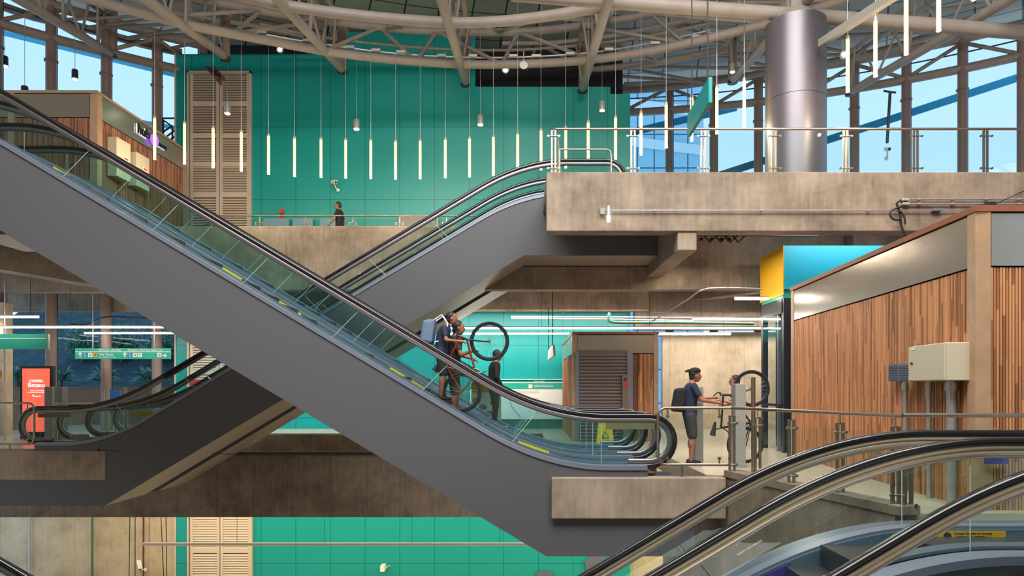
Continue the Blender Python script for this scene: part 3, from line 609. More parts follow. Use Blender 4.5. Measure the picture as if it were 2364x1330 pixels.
for q, yy in ((X(1290, Yr), Yr+.25), (X(1284, Yr), Yr+.5)):
    b = MB(); b.tube([(q, yy, ZU), (q, yy, ZU+.86)], .024, 8); b.build('post', M['steel'], rl)
b = MB(); yb = 15.6; z = HC+(CY-345)/F*yb; x0 = X(1292, yb); x1 = X(1411, yb)
b.tube([(x0, yb, z), (x1-.1, yb, z), (x1-.03, yb, z-.03), (x1, yb, z-.1), (x1, yb, ZU)], .024, 8); b.tube([(x0, yb, ZU), (x0, yb, z)], .024, 8)
hp = thing('guard_rail', (x0, yb, ZU), 'short looped steel guard rail at the upper escalator exit', 'railing'); b.build('frame', M['steel'], hp)
b = MB(); b.box(x0+.08, x1-.1, yb-.006, yb+.006, ZU+.06, z-.1); b.build('glass_panel', M['glass'], hp)
Yr = 21.05; wp = [X(p_, Yr) for p_ in (480, 600, 706, 815, 923, 1031, 1138)]
railing('walkway_railing', 'distant glass railing with thin steel handrail on the concrete walkway', [(wp[0], Yr), (wp[-1], Yr)], 6.28, [(q, Yr) for q in wp], h=HC+(CY-498)/F*Yr-6.28, glassz=(.0, .25), post_h=.27, dbl=False)
# mid landing: looped end frame, then the slanting run, then the frontal run
Yr = 10.98; zt = HC+(CY-942)/F*Yr
def loop_frame(name, label, x0, x1, y, zt, zb, side, stub):
    r = thing(name, (x0, y, 0), label, 'railing'); c = .13; s_ = side
    pts = [(x1, y, zt), (x0-s_*0+s_*c, y, zt)]
    for k in range(1, 6): a = PI/2*k/5; pts.append((x0+s_*(c-c*math.sin(a)), y, zt-c+c*math.cos(a)))
    for k in range(0, 6): a = PI/2*k/5; pts.append((x0+s_*(c-c*math.cos(a)), y, zb+c-c*math.sin(a)))
    pts.append((x1, y, zb)); b = MB(); b.tube(pts, .024, 10); b.build('frame', M['steel'], r)
    b = MB(); b.tube([(stub, y, 0), (stub, y, zb)], .02, 8); b.build('stub_post', M['steel'], r)
    xa, xb_ = sorted((x0+s_*.08, x1-s_*.12)); b = MB(); b.box(xa, xb_, y-.006, y+.006, zb+.03, zt-.1); b.build('glass_panel', M['glass'], r)
    for xx in (xa+.07, xb_-.07):
        b = MB(); b.tube([(xx, y, zt), (xx, y-.01, zt-.13)], .014, 6); b.lathe((xx, y-.03, zt-.14), [(.024,0),(.024,.05)], 10, 'y'); b.tube([(xx, y, zb), (xx, y-.01, zb+.1)], .014, 6); b.lathe((xx, y-.03, zb+.1), [(.024,0),(.024,.05)], 10, 'y'); b.build('glass_clamp', M['steel'], r)
    return r
loop_frame('looped_railing', 'looped steel railing frame with glass beside the front escalator foot', X(1519, Yr), X(1688, Yr), Yr, zt, HC+(CY-1073)/F*Yr, 1, X(1575, Yr))
Yl = 15.75; loop_frame('looped_railing', 'looped steel railing frame beside the foot of the rear rising escalator', X(79, Yl), X(-90, Yl), Yl, HC+(CY-931)/F*Yl, HC+(CY-1025)/F*Yl, -1, X(22, Yl))
p0 = Vector((X(1690, 10.95), 10.95, 0)); p1 = Vector((X(2080, 7.72)+.02, 7.72, 0)); zr = HC+(CY-942)/F*10.95
ps = [p0]+[p0.lerp(p1, f) for f in (.2, .43, .71, .97)]
railing('stair_railing', 'steel and glass railing slanting toward the timber kiosk past the glass lift', [(p0.x, p0.y), (p1.x, p1.y)], .1, [(q.x, q.y) for q in ps], h=zr-.1, post_h=zr-.22, glassz=(.03, zr-.3), ck=.06)
xs = [X(q, 7.72) for q in (2096, 2500)]
railing('stair_railing', 'straight steel and glass railing in front of the timber kiosk', [(xs[0]-.06, 7.72), (xs[1], 7.72)], .0, [(xs[0], 7.72), (xs[1], 7.72)], h=HC+(CY-959)/F*7.72, post_h=.93, glassz=(.05, .9), r=.026, ck=.07)
# ================================================================== LOUVRED DOORS IN THE CORE WALL
def louvre(px0, px1, z0, z1, rows, label):
    r = thing('louvred_door', ((xw(px0)+xw(px1))/2, 23.95, z0), label, 'louvred door')
    x0, x1 = xw(px0), xw(px1); b = MB(); b.box(x0, x0+.05, 23.86, 24, z0, z1); b.box(x1-.05, x1, 23.86, 24, z0, z1); b.box(x0, x1, 23.86, 24, z1-.06, z1); b.build('frame', M['louvre'], r)
    b = MB(); b.box(x0+.05, x1-.05, 23.99, 24.0, z0, z1-.06); b.build('backing', M['soffit'], r)
    mid = (x0+x1)/2
    for xa, xb in ((x0+.09, mid-.015), (mid+.015, x1-.06)):
        b = MB(); b.box(xa, xa+.09, 23.9, 23.96, z0, z1-.08); b.box(xb-.09, xb, 23.9, 23.96, z0, z1-.08)
        for z in rows: b.box(xa+.09, xb-.09, 23.9, 23.96, z-.08, z+.08)
        o = b.build('door_leaf', M['louvre'], r); b = MB(); z = z0+.05
        while z < z1-.12:
            if min([abs(z-q) for q in rows]+[9]) > .1: b.hexa([(xa+.09,23.905,z-.04),(xb-.09,23.905,z-.04),(xb-.09,23.92,z-.045),(xa+.09,23.92,z-.045),(xa+.09,23.945,z+.022),(xb-.09,23.945,z+.022),(xb-.09,23.965,z+.018),(xa+.09,23.965,z+.018)])
            z += .085
        b.build('louvre_slats', M['louvre'], o)
zz = lambda py: HC+(CY-py)/F*24
louvre(436, 582, ZU, zz(168), [zz(q) for q in (242, 315, 381, 452)], 'tall cream double louvred door in the teal wall above the walkway')
louvre(436, 582, 0, zz(722), [zz(q) for q in (785, 860)], 'cream louvred door at mid level seen through the crossing escalators')
louvre(436, 585, -5.67, zz(1160), [zz(1270)], 'cream louvred door below the concrete beam at the lowest level')
# ================================================================== TIMBER KIOSKS
def kiosk(name, label, A, Bc, C, z0, top, post=.22, cap='capwood', faces=('slat', 'slat'), capz=.07, band=.62, dirn=None, pitch=.036, woodc=(srgb(205,146,100), srgb(122,74,46)), skip_mid=False, holes=None):
    """A = near corner, Bc = end of the receding side wall, C = end of the frontal wall"""
    A = Vector(A+(0,)); Bc = Vector(Bc+(0,)); C = Vector(C+(0,)); D = Bc+(C-A)
    r = thing(name, (A.x, A.y, z0), label, 'kiosk'); up = Vector((0,0,1)); cen = (A+Bc+C+D)/4
    b = MB(); ins = lambda q: q+(cen-q).normalized()*.14
    poly = [ins(q)+up*z0 for q in (A, C, D, Bc)]; b.prism(poly, up*(top-z0-.03)); b.build('core_wall', M['dark'], r)
    b = MB(); ou = lambda q: q-(cen-q).normalized()*.03
    b.prism([ou(q)+up*(top-capz) for q in (A, C, D, Bc)], up*capz); b.build('roof_cap', M[cap], r)
    for E, nm in ((Bc, 'side'), (C, 'front')):
        d = (E-A); ln = d.length; d.normalize(); nrm = Vector((-d.y, d.x, 0)); 
        if nrm.dot(A-cen) < 0: nrm = -nrm
        sm = slatwood('slat_timber', tuple(d), pitch, *woodc)
        pa, pb = post, (post if nm == 'side' else post)
        b = MB()
        b.prism([A+d*pa+up*(top-capz-band)+nrm*.0, A+d*(ln-pb)+up*(top-capz-band), A+d*(ln-pb)+up*(top-capz-.02), A+d*pa+up*(top-capz-.02)], nrm*-.03); b.build('metal_band', M['band'], r)
        b = MB(); s_ = pa; z1 = top-capz-band-.02
        rng = holes.get(nm) if holes else None
        while s_ < ln-pb:
            if not (rng and rng[0] < s_/ln < rng[1]):
                q = A+d*s_; o_ = random.uniform(-.004, .004); w_ = pitch*.62
                b.hexa([q-nrm*.05+up*z0, q+d*w_-nrm*.05+up*z0, q+d*w_+nrm*(-.01+o_)+up*z0, q+nrm*(-.01+o_)+up*z0, q-nrm*.05+up*z1, q+d*w_-nrm*.05+up*z1, q+d*w_+nrm*(-.01+o_)+up*z1, q+nrm*(-.01+o_)+up*z1])
            s_ += pitch
        b.build('timber_slats', sm, r)
        bk = MB(); bk.prism([A+d*pa-nrm*.05+up*z0, A+d*(ln-pb)-nrm*.05+up*z0, A+d*(ln-pb)-nrm*.05+up*z1, A+d*pa-nrm*.05+up*z1], nrm*-.02); bk.build('slat_backing', slatwood('backing_timber', tuple(d), .5, woodc[1], tuple(c*.5 for c in woodc[1][:3])+(1,)), r)
        for q in ((A+d*pa/2), (A+d*(ln-pb/2))):
            if nm == 'front' and (q-A).length < post: continue
            if nm == 'side' or (q-A).length > post:
                b = MB(); b.beam(q+up*z0-nrm*(post/2-.01), q+up*(top-capz)-nrm*(post/2-.01), post, post, up=d) ; b.build('corner_post', M['wood'] if nm == 'side' and (q-A).length < post else M['woodpale'], r, bevel=.006)
    return r
k1 = kiosk('timber_kiosk', 'large timber slatted kiosk with steel band standing behind the foreground railing', (5.24, 7.95), (5.66, 14.45), (12.2, 7.95), 0, 3.5, post=.17)
A_ = Vector((5.24, 7.95, 0)); d1 = (Vector((5.66, 14.45, 0))-A_).normalized(); n1 = Vector((-1, .065, 0)).normalized()
def onwall(f): return A_+d1*f
def wallbox(px0, px1, py0, py1, dep, nm, m, parent, extra=None):
    """box fixed on the receding kiosk wall; px on the wall plane"""
    def hit(px): k = (px-CX)/F; t_ = (k*A_.y-A_.x)/(d1.x-k*d1.y); return t_
    ta, tb = sorted((hit(px0), hit(px1))); Yc = (A_+d1*ta).y
    z1, z0 = HC+(CY-py0)/F*Yc, HC+(CY-py1)/F*Yc; b = MB(); q0 = A_+d1*ta; q1 = A_+d1*tb; up = Vector((0,0,1))
    b.prism([q0+up*z0, q1+up*z0, q1+up*z1, q0+up*z1], n1*dep); return b, q0, q1, z0, z1
cab = thing('electrical_cabinet', onwall(.3)+Vector((0,0,1.5)), 'grey beige electrical cabinet with black lock on the slatted kiosk wall', 'electrical cabinet')
Yq = 8.15; q0 = A_+d1*.12; q1 = A_+d1*.95; up = Vector((0,0,1))
za, zb = HC+(CY-879)/F*8.3, HC+(CY-793)/F*8.3
b = MB(); b.prism([q0+up*za, q1+up*za, q1+up*zb, q0+up*zb], n1*.27); b.build('body', M['box'], cab, bevel=.008)
b = MB(); q0b = q0+n1*.275; q1b = q1+n1*.275; b.prism([q0b+up*(za+.01), q1b+up*(za+.01), q1b+up*(zb-.01), q0b+up*(zb-.01)], n1*.025); dd = b.build('door', M['box'], cab)
b = MB(); lk = q1b+n1*.03-d1*.1+up*((za+zb)/2); b.tube([lk, lk+n1*.015], .016, 12); b.build('lock', M['blackink'], dd)
b = MB(); b.prism([q1b+n1*.027-d1*.06+up*(zb-.05), q1b+n1*.027-d1*.16+up*(zb-.05), q1b+n1*.027-d1*.16+up*(zb-.03), q1b+n1*.027-d1*.06+up*(zb-.03)], n1*.003); b.build('maker_plate', M['white'], dd)
for i, (f0, f1, dep, lb) in enumerate(((1.12, 1.38, .22, 'small grey louvred box fixed beside the electrical cabinet'), (1.62, 1.9, .12, 'smaller dark ribbed vent box farther along the slatted kiosk wall'))):
    q0 = A_+d1*f0; q1 = A_+d1*f1; z0v, z1v = HC+(CY-880)/F*(q0.y), HC+(CY-840)/F*(q0.y); b = MB(); b.prism([q0+up*z0v, q1+up*z0v, q1+up*z1v, q0+up*z1v], n1*dep)
    for k in range(9): z = z0v+.012+k*(z1v-z0v-.02)/9; b.prism([q0+up*z-n1*-dep, q1+up*z+n1*dep, q1+up*(z+.008)+n1*dep, q0+up*(z+.008)+n1*dep], n1*.008)
    tag(b.build('vent_box', M['vent']), lb, 'vent box')
for i, (f, r_, lb) in enumerate(((.36, .055, 'thick steel conduit dropping from the electrical cabinet'), (.88, .03, 'thin steel conduit under the electrical cabinet edge'), (1.5, .032, 'thin steel conduit below the dark vent box'))):
    q = A_+d1*f+n1*.08; b = MB(); b.tube([q+up*0, q+up*za], r_, 12); b.lathe(q+up*(za-.12), [(r_*1.35, 0), (r_*1.35, .1)], 12); tag(b.build('conduit_pipe', M['conduit']), lb, 'conduit')
# kiosk on the mid level, far
k2 = kiosk('roller_shutter_kiosk', 'small timber kiosk with closed roller shutter in front of the teal wall', (X(1322, 18.4), 18.4), (X(1299, 23.4), 23.4), (X(1520, 18.4), 18.4), 0, HC+(CY-766)/F*18.4, post=.13, band=.5, holes={'front': (0, .76)}, woodc=(srgb(206,150,104), srgb(120,72,44)))
zs1 = HC+(CY-813)/F*18.4
b = MB(); z = 0.0
while z < zs1: b.box(X(1336, 18.4), X(1447, 18.4), 18.38, 18.42, z+.008, z+.082); b.tube([(X(1336,18.4), 18.385, z+.045), (X(1447,18.4), 18.385, z+.045)], .022, 6); z += .09
b.build('roller_shutter', M['shutter'], k2)
b = MB(); b.box(X(1328, 18.4), X(1336, 18.4), 18.34, 18.44, 0, zs1); b.build('shutter_guide', M['alu'], k2)
b = MB(); b.box(X(1447, 18.4), X(1460, 18.4), 18.34, 18.44, 0, zs1); b.build('shutter_guide', M['alu'], k2)
b = MB(); b.box(X(1435, 18.4), X(1448, 18.4), 18.30, 18.36, 0, HC+(CY-865)/F*18.4); o = b.build('switch_panel', M['steel'], k2)
b = MB(); b.lathe((X(1442, 18.4), 18.29, HC+(CY-876)/F*18.4), [(.05, 0), (.05, .02)], 16, 'y'); b.build('key_switch', M['corten'], o)
b = MB(); b.box(X(1437, 18.4), X(1447, 18.4), 18.285, 18.3, HC+(CY-893)/F*18.4, HC+(CY-883)/F*18.4); b.build('warning_label', M['red'], o)
# timber shop on the upper floor
Yk = 18.1; k3 = kiosk('timber_shop', 'timber slatted shop with metal sign band on the upper floor beyond the escalator', (X(224, Yk), Yk), (X(431, 22.6), 22.6), (X(-90, Yk), Yk), ZU, HC+(CY-209)/F*Yk, post=.2, woodc=(srgb(170,118,92), srgb(92,58,46)), cap='woodpale')
b = MB(); b.box(X(20, Yk), X(34, Yk), Yk-.04, Yk+.1, ZU, HC+(CY-212)/F*Yk-.05); b.build('corner_post', M['woodpale'], k3)
A3 = Vector((X(224, Yk), Yk, 0)); B3 = Vector((X(431, 22.6), 22.6, 0)); d3 = (B3-A3).normalized(); n3 = Vector((d3.y, -d3.x, 0)); zk = HC+(CY-209)/F*Yk
sg = thing('shop_sign', A3+d3*1.9+up*(zk-.6), 'dark backlit shop lettering with a purple glowing disc on the metal band', 'sign')
R3_ = Matrix(((d3.x, 0, 0, 0), (d3.y, 0, 0, 0), (0, 1, 0, 0), (0, 0, 0, 1)))
Rm = Matrix((( d3.x, 0, n3.x, 0), (d3.y, 0, n3.y, 0), (0, 1, 0, 0), (0, 0, 0, 1)))
def m3(v): q = Rm.copy(); q.translation = Vector(v); return q
glow = mat('sign_halo', srgb(230, 225, 255), .5, emit=(.8, .75, 1, 1), es=1.6); pur = mat('sign_purple', srgb(150, 80, 230), .5, emit=(.42, .12, .95, 1), es=1.2)
q = A3+d3*1.66+up*(zk-.36)+n3*.03
text('hub', .4, glow, m3(q), sg, .004); text('hub', .4, M['blackink'], m3(q+n3*.05), sg, .02)
c_ = A3+d3*2.5+up*(zk-.4)+n3*.06; b = MB(); b.tube([c_, c_+n3*.06], .17, 24); b.build('logo_disc', pur, sg)
q = A3+d3*2.7+up*(zk-.42)+n3*.03; text('zone', .24, glow, m3(q), sg, .004); text('zone', .24, M['blackink'], m3(q+n3*.05), sg, .02)
for i, f in enumerate((.42, 1.32)):
    q0 = A3+d3*f; q1 = A3+d3*(f+.62); z0c, z1c = zk-2.1, zk-1.05-.1*i; b = MB(); cb_ = thing('electrical_cabinet', q0+up*z0c, ('nearer' if i == 0 else 'farther')+' of two grey cabinets with a warning label on the timber shop wall', 'electrical cabinet')
    b.prism([q0+up*z0c, q1+up*z0c, q1+up*z1c, q0+up*z1c], n3*.26); b.build('body', M['box'], cb_, bevel=.01)
    b = MB(); b.prism([q0+d3*.3+n3*.262+up*(z0c+.3), q0+d3*.52+n3*.262+up*(z0c+.3), q0+d3*.52+n3*.262+up*(z0c+.62), q0+d3*.3+n3*.262+up*(z0c+.62)], n3*.004); b.build('warning_label', M['white'], cb_)
    b = MB(); b.prism([q0+d3*.34+n3*.268+up*(z0c+.36), q0+d3*.48+n3*.268+up*(z0c+.36), q0+d3*.41+n3*.268+up*(z0c+.48)], n3*.003); b.build('hazard_triangle', M['yellow_paint'], cb_)
    b = MB(); b.prism([q0+d3*.32+n3*.268+up*(z0c+.55), q0+d3*.5+n3*.268+up*(z0c+.55), q0+d3*.5+n3*.268+up*(z0c+.6), q0+d3*.32+n3*.268+up*(z0c+.6)], n3*.003); b.build('label_header', M['red'], cb_)
# stair rail beyond the shop
b = MB(); pz = ZU+.0
for a_, c_ in (((370, 273), (405, 273)), ((372, 274), (398, 292)), ((398, 292), (398, 336)), ((377, 276), (377, 330)), ((366, 312), (398, 290)), ((372, 325), (405, 300)), ((376, 335), (405, 314))): b.tube([P(*a_, 24.2), P(*c_, 24.2)], .03, 6)
tag(b.build('stair_handrail', M['dark']), 'dark steel stair handrail beyond the end of the timber shop', 'stair rail')
# ================================================================== GLASS LIFT
ex0, ey0, ey1 = X(1808, 15), 15.0, 16.45; lf = thing('lift_shaft', (ex0, ey0, 0), 'glass lift with black frame and bright teal and yellow head box behind the kiosk', 'lift')
z0e, z1e = HC+(CY-668)/F*15, HC+(CY-567)/F*15
b = MB(); b.box(ex0+.02, ex0+2.9, ey0, ey1, z0e, z1e); b.build('head_box', M['cyan'], lf)
b = MB(); b.box(ex0, ex0+.02, ey0, ey1, z0e-.12, z1e); b.build('yellow_side', M['yellow_paint'], lf)
b = MB(); b.box(ex0+.02, ex0+2.8, ey0+.06, ey1-.06, z0e-.18, z0e); b.build('lower_trim', M['teal_sign'], lf)
for x_, y_, wq in ((ex0+.03, ey0+.05, .17), (ex0+.03, ey1-.12, .12), (ex0+2.6, ey0+.05, .17)):
    b = MB(); b.box(x_, x_+wq, y_, y_+.12, 0, z0e-.18); b.build('frame_post', M['dark'], lf)
b = MB(); b.box(ex0+.03, ex0+.1, ey0+.1, ey1-.1, z0e-.5, z0e-.18); b.build('frame_rail', M['dark'], lf)
b = MB(); b.box(ex0+.03, ex0+.1, ey0+.1, ey1-.1, 1.0, 1.06); b.build('frame_rail', M['dark'], lf)
b = MB(); b.box(ex0+.3, ex0+1.9, ey0+.25, ey1-.2, .05, z0e-.3); b.build('lift_car', M['void'], lf)
b = MB(); b.box(ex0+.02, ex0+.03, ey0+.2, ey1-.15, .1, z0e-.5); b.build('glass_panel', M['glass'], lf)
b = MB(); b.box(ex0+.05, ex0+.11, ey0+.42, ey0+.5, 0, z0e-.2); b.build('guide_rail', M['alu'], lf)

# ================================================================== PENDANT LIGHTS
tubes = [(357,268),(426,280),(492,291),(557,300),(620,309),(680,315),(741,317),(798,319),(856,320),(913,322),(970,321),(1028,318),(1084,316),(1139,312),(1195,306),(1249,297),(1306,291),(1358,278),(1421,267),(1480,256),(1538,236),(1597,218),(1655,197),(1718,180),(1957,83),(2021,40),(2092,-20),(2167,-85),(2248,-170)]
ZTB = 8.73
def tube_lamp(p, label, top=11.25):
    r = thing('tube_pendant', p, label, 'pendant lamp', 'warm tube pendants hung in a ring under the roof truss')
    b = MB(); b.tube([p-Vector((0,0,.08)), p-Vector((0,0,1.15))], .036, 12); b.build('light_tube', M['warm'], r)
    b = MB(); b.lathe(p-Vector((0,0,.08)), [(.042,0),(.042,.06),(.02,.1)], 12); b.build('end_cap', M['lampbody'], r)
    b = MB(); b.lathe(p-Vector((0,0,1.17)), [(.04,0),(.04,.02)], 12); b.build('end_cap', M['lampbody'], r)
    b = MB(); b.tube([p, (p.x, p.y, top)], .0075, 5); b.build('cord', M['conduit'], r)
    l = bpy.data.lights.new('tube_glow', 'POINT'); l.energy = 34; l.color = (1, .82, .52); l.shadow_soft_size = .03
    o = bpy.data.objects.new('tube_glow', l); COL.objects.link(o); o.parent = r; o.location = (0, -.06, -1.24)
    return r
desc = {0:'beside the timber shop roof',1:'at the shop sign corner',2:'before the first louvred leaf',3:'before the second louvred leaf',4:'beside the louvred door frame',9:'lowest hanging, middle of the teal wall',14:'just above the rising escalator curve',15:'at the escalator exit railing',16:'over the short guard rail',17:'over the looped guard rail end',18:'near the teal wall edge',19:'in front of the office tower',20:'before the brown post at the tower',21:'behind the green hanging sign',22:'just beyond the green hanging sign',23:'nearest the grey column on its tower side',24:'just past the grey column',25:'second past the grey column',26:'third past the column, cut by the picture top',27:'fourth past the column, mostly above the picture',28:'last one, only its tip in the picture'}
ordn = ['first','second','third','fourth','fifth','sixth','seventh','eighth','ninth','tenth','eleventh','twelfth']
for i, (px, py) in enumerate(tubes):
    tube_lamp(Pz(px, py, ZTB), 'warm glowing tube pendant '+desc.get(i, 'before the teal wall, %s from the louvred door' % ordn[i-4 if i < 15 else 0]), 13.6 if 1440 < px < 1700 or i in (0, 1, 2, 3, 14, 15, 16, 17, 18) else 11.25)
spots = [(11,130,22,'small black cylinder spotlight hanging before the outer window'),(173,161,21,'small dark cylinder spotlight hanging above the timber shop'),(57,199,23,'tiny cylinder spotlight just above the timber shop roof edge'),(525,240,22,'small white cylinder spotlight before the louvred door'),(823,276,22,'small white cylinder spotlight before the teal wall, over the camera'),(1109,266,22,'small white cylinder spotlight before the teal wall near the escalator top'),(1390,234,21,'small white cylinder spotlight at the teal wall edge'),(1472,-4,14,'white cylinder spotlight under the thick roof beam'),(1706,20,14,'white cylinder spotlight beside the column head'),(1691,147,19,'white cylinder spotlight above the green hanging sign')]
for px, py, hpx, lb in spots:
    Ys = .3*F/hpx if py > 25 else 16.5
    Ys = min(Ys, 21.5); p = P(px, py, Ys); h_ = hpx/F*Ys; rs = h_*.32
    r = thing('cylinder_spotlight', p, lb, 'spotlight'); b = MB(); b.lathe(p-Vector((0,0,h_)), [(rs, 0), (rs, h_*.9), (rs*.85, h_)], 20); b.build('housing', M['dark' if px < 200 else 'lampbody'], r)
    b = MB(); b.lathe(p-Vector((0,0,h_+.02)), [(rs*.8, 0), (rs*.8, .03)], 20); b.build('lens', M['spot'], r)
    b = MB(); b.tube([p, (p.x, p.y, 12.6)], .008, 5); b.build('cord', M['conduit'], r)
for px, py, Ys, lb in ((646,114,22.5,'bright floodlight on the ring truss before the teal wall'),(1167,161,22.5,'bright floodlight before the dark opening over the teal wall'),(1949,126,19,'bright floodlight high beside the grey column'),(1209,150,20.5,'unlit projector clamped on the roof ring tube')):
    p = P(px, py, Ys); r = thing('floodlight', p, lb, 'floodlight'); b = MB(); b.lathe(p, [(.05,.16),(.1,.08),(.12,0)], 14, 'y'); b.tube([p+Vector((0,.1,0)), p+Vector((0,.1,.45))], .02, 6); b.build('housing', M['lampbody'], r)
    b = MB(); b.lathe(p-Vector((0,.01,0)), [(.07,0),(.07,.01)], 14, 'y'); b.build('lens', M['spot'] if px != 1209 else M['lampbody'], r)
# cables, gear on the truss
for k, (px, py) in enumerate(((605,84),(710,102),(808,117),(868,124),(926,128),(1020,136),(1092,137),(1185,137),(1238,137),(1316,132),(1405,122),(1512,108),(1605,93),(1642,88),(1728,66))):
    p = Pz(px, py+6, 11.2)+Vector((0,0,.14)); b = MB(); b.box(p.x-.13, p.x+.13, p.y-.05, p.y+.05, p.z, p.z+.07); b.build('driver_box', M['lampbody'], rt)
# linear lamps at mid level
def linear(px0, px1, py, Y, label, lit=True, th=.06, hang=1.2):
    a = P(px0, py, Y); c = P(px1, py, Y); r = thing('linear_lamp', a, label, 'linear lamp'); b = MB(); b.box(a.x, c.x, Y-.04, Y+.04, a.z-th/2, a.z+th*.2); b.build('diffuser', M['white_lamp'] if lit else M['louvre'], r)
    b = MB(); b.box(a.x-.01, c.x+.01, Y-.045, Y+.045, a.z+th*.2, a.z+th*.7); b.build('housing', M['lampbody'], r)
    n = max(2, int((c.x-a.x)/2.5)+1)
    for k in range(n): xx = a.x+.2+(c.x-a.x-.4)*k/(n-1); b = MB(); b.tube([(xx, Y, a.z+th*.7), (xx, Y, a.z+hang)], .006, 5); b.build('hanger', M['cable'], r)
linear(-60, 386, 755, 20.3, 'long lit linear lamp across the planted windows at mid level'); linear(196, 410, 769, 22.3, 'lit linear lamp just above the green direction sign'); linear(-80, 88, 731, 18.2, 'short lit linear lamp nearest the picture edge above the blank green sign')
linear(985, 1765, 757, 20.3, 'longest lit linear lamp running across the roller shutter kiosk'); linear(1010, 1314, 770, 22.3, 'lit linear lamp ending at the roller shutter kiosk'); linear(1520, 1686, 771, 20.95, 'lit linear lamp before the pale concrete wall', hang=.68); linear(1600, 1775, 736, 17.2, 'short lit linear lamp under the beams beside the lift', hang=.72); linear(1697, 1775, 689, 15.6, 'shortest lit linear lamp close to the yellow lift head', hang=.5)
linear(330, 1370, 1257, 20.9, 'long unlit linear lamp across the lowest teal wall', lit=False, th=.07, hang=1.6)
# ================================================================== SIGNS
def panel(name, px0, px1, py0, py1, Y, label, m, th=.06, hang=None, cat='sign'):
    a = P(px0, py1, Y); c = P(px1, py0, Y); r = thing(name, ((a.x+c.x)/2, Y, a.z), label, cat); b = MB(); b.box(a.x, c.x, Y, Y+th, a.z, c.z); b.build('board', M[m], r)
    if hang:
        for px in hang: q = P(px, py0, Y); b = MB(); b.tube([(q.x, Y+th/2, q.z), (q.x, Y+th/2, 4.3)], .018, 6); b.build('hanger', M['conduit'], r)
    return r, a, c
Ys = 21.4; r, a, c = panel('direction_sign', 173, 393, 804, 829, Ys, 'hanging teal direction sign with white arrows and Vila Sônia lettering', 'teal_sign', hang=(213, 355))
u = Ys/F
def put(px, py, s, h, m='white', sx=1): text(s, h*u, M[m], front(P(px, py, Ys-.006)), r, .002, sx=sx)
def sq(px, py, w_, m, nm='icon_tile'): q = P(px, py, Ys); b = MB(); k = w_*u/2; b.box(q.x-k, q.x+k, Ys-.006, Ys, q.z-k, q.z+k); return b.build(nm, M[m], r)
put(228, 808, 'Embarque | Boarding', 6); put(295, 808, 'Embarque | Boarding', 6); put(349, 808, 'Saída | Exit', 6); put(228, 818.5, 'Vila Sônia', 8.5); put(228, 824.5, 'Profª. Elisabeth Tenreiro', 4)
b = MB(); q0 = P(174, 812.3, Ys); q1 = P(392, 812.3, Ys); b.box(q0.x, q1.x, Ys-.004, Ys, q0.z-.008, q0.z+.008); b.build('rule_line', M['white'], r)
def arrow(px, py, dx, dz, L_=10, m='white', Y=Ys, par=None):
    q = P(px, py, Y-.006); k = L_*u/2; d = Vector((dx,0,dz)); n_ = Vector((-dz,0,dx)); t_ = q+d*k; b = MB()
    for A_1, B_1 in ((q-d*k, t_), (t_+d*.01, t_-d*k*.8+n_*k*.8), (t_+d*.01, t_-d*k*.8-n_*k*.8)): b.beam(A_1, B_1, .004, .032, up=(B_1-A_1).cross(Vector((0,1,0))))
    b.build('arrow', M[m], par or r)
arrow(185, 819.5, 0, 1); arrow(288, 820, 0, 1); arrow(379, 821, 1, 0)
for px, m_, s_ in ((196.5,'blue','♿'),(208.5,'white',''),(219.5,'yellow_paint','4'),(300,'blue','♿'),(311.5,'white',''),(323,'white','9'),(368,'white','')):
    o = sq(px, 819.8, 9.4, m_)
    if s_ in '49' and s_: text(s_, 9*u, M['blackink' if s_ == '4' else 'dark'], front(P(px-2.6, 819.8, Ys-.008)), o, .001)
    elif m_ == 'blue':
        b = MB(); q = P(px, 820.6, Ys-.008); b.tube([q+Vector((.03*math.cos(t_*.35+2.2), 0, .03*math.sin(t_*.35+2.2))) for t_ in range(13)], .006, 5); b.tube([q+Vector((-.012,0,.05)), q+Vector((-.006,0,.012)), q+Vector((.024,0,.01)), q+Vector((.034,0,-.03))], .007, 5); b.lathe(q+Vector((-.014,0,.06)), [(.01,-.002),(.01,.002)], 8, 'y'); b.build('wheelchair_symbol', M['white'], o)
    else:
        b = MB(); q = P(px, 819.8, Ys-.008); b.box(q.x-.03, q.x+.03, q.y-.001, q.y+.002, q.z-.028, q.z-.0); b.box(q.x-.03, q.x+.03, q.y-.001, q.y+.002, q.z+.012, q.z+.034); b.box(q.x-.028, q.x-.012, q.y-.001, q.y+.002, q.z-.04, q.z-.028); b.box(q.x+.012, q.x+.028, q.y-.001, q.y+.002, q.z-.04, q.z-.028); b.build('vehicle_symbol', M['track'], o)
Ys2 = 18.4; r2, a, c = panel('hanging_sign', -70, 110, 771, 806, Ys2, 'blank green hanging sign with a thin white line near the picture edge', 'teal_sign', hang=(9,))
b = MB(); q0 = P(-70, 781.5, Ys2); q1 = P(107, 781.5, Ys2); b.box(q0.x, q1.x, Ys2-.004, Ys2, q0.z-.01, q0.z+.01); b.build('rule_line', M['white'], r2)
b = MB(); b.box(P(110,0,Ys2).x-.01, P(110,0,Ys2).x+.015, Ys2-.01, Ys2+.07, P(0,806,Ys2).z, P(0,771,Ys2).z); b.build('end_trim', M['steel'], r2)
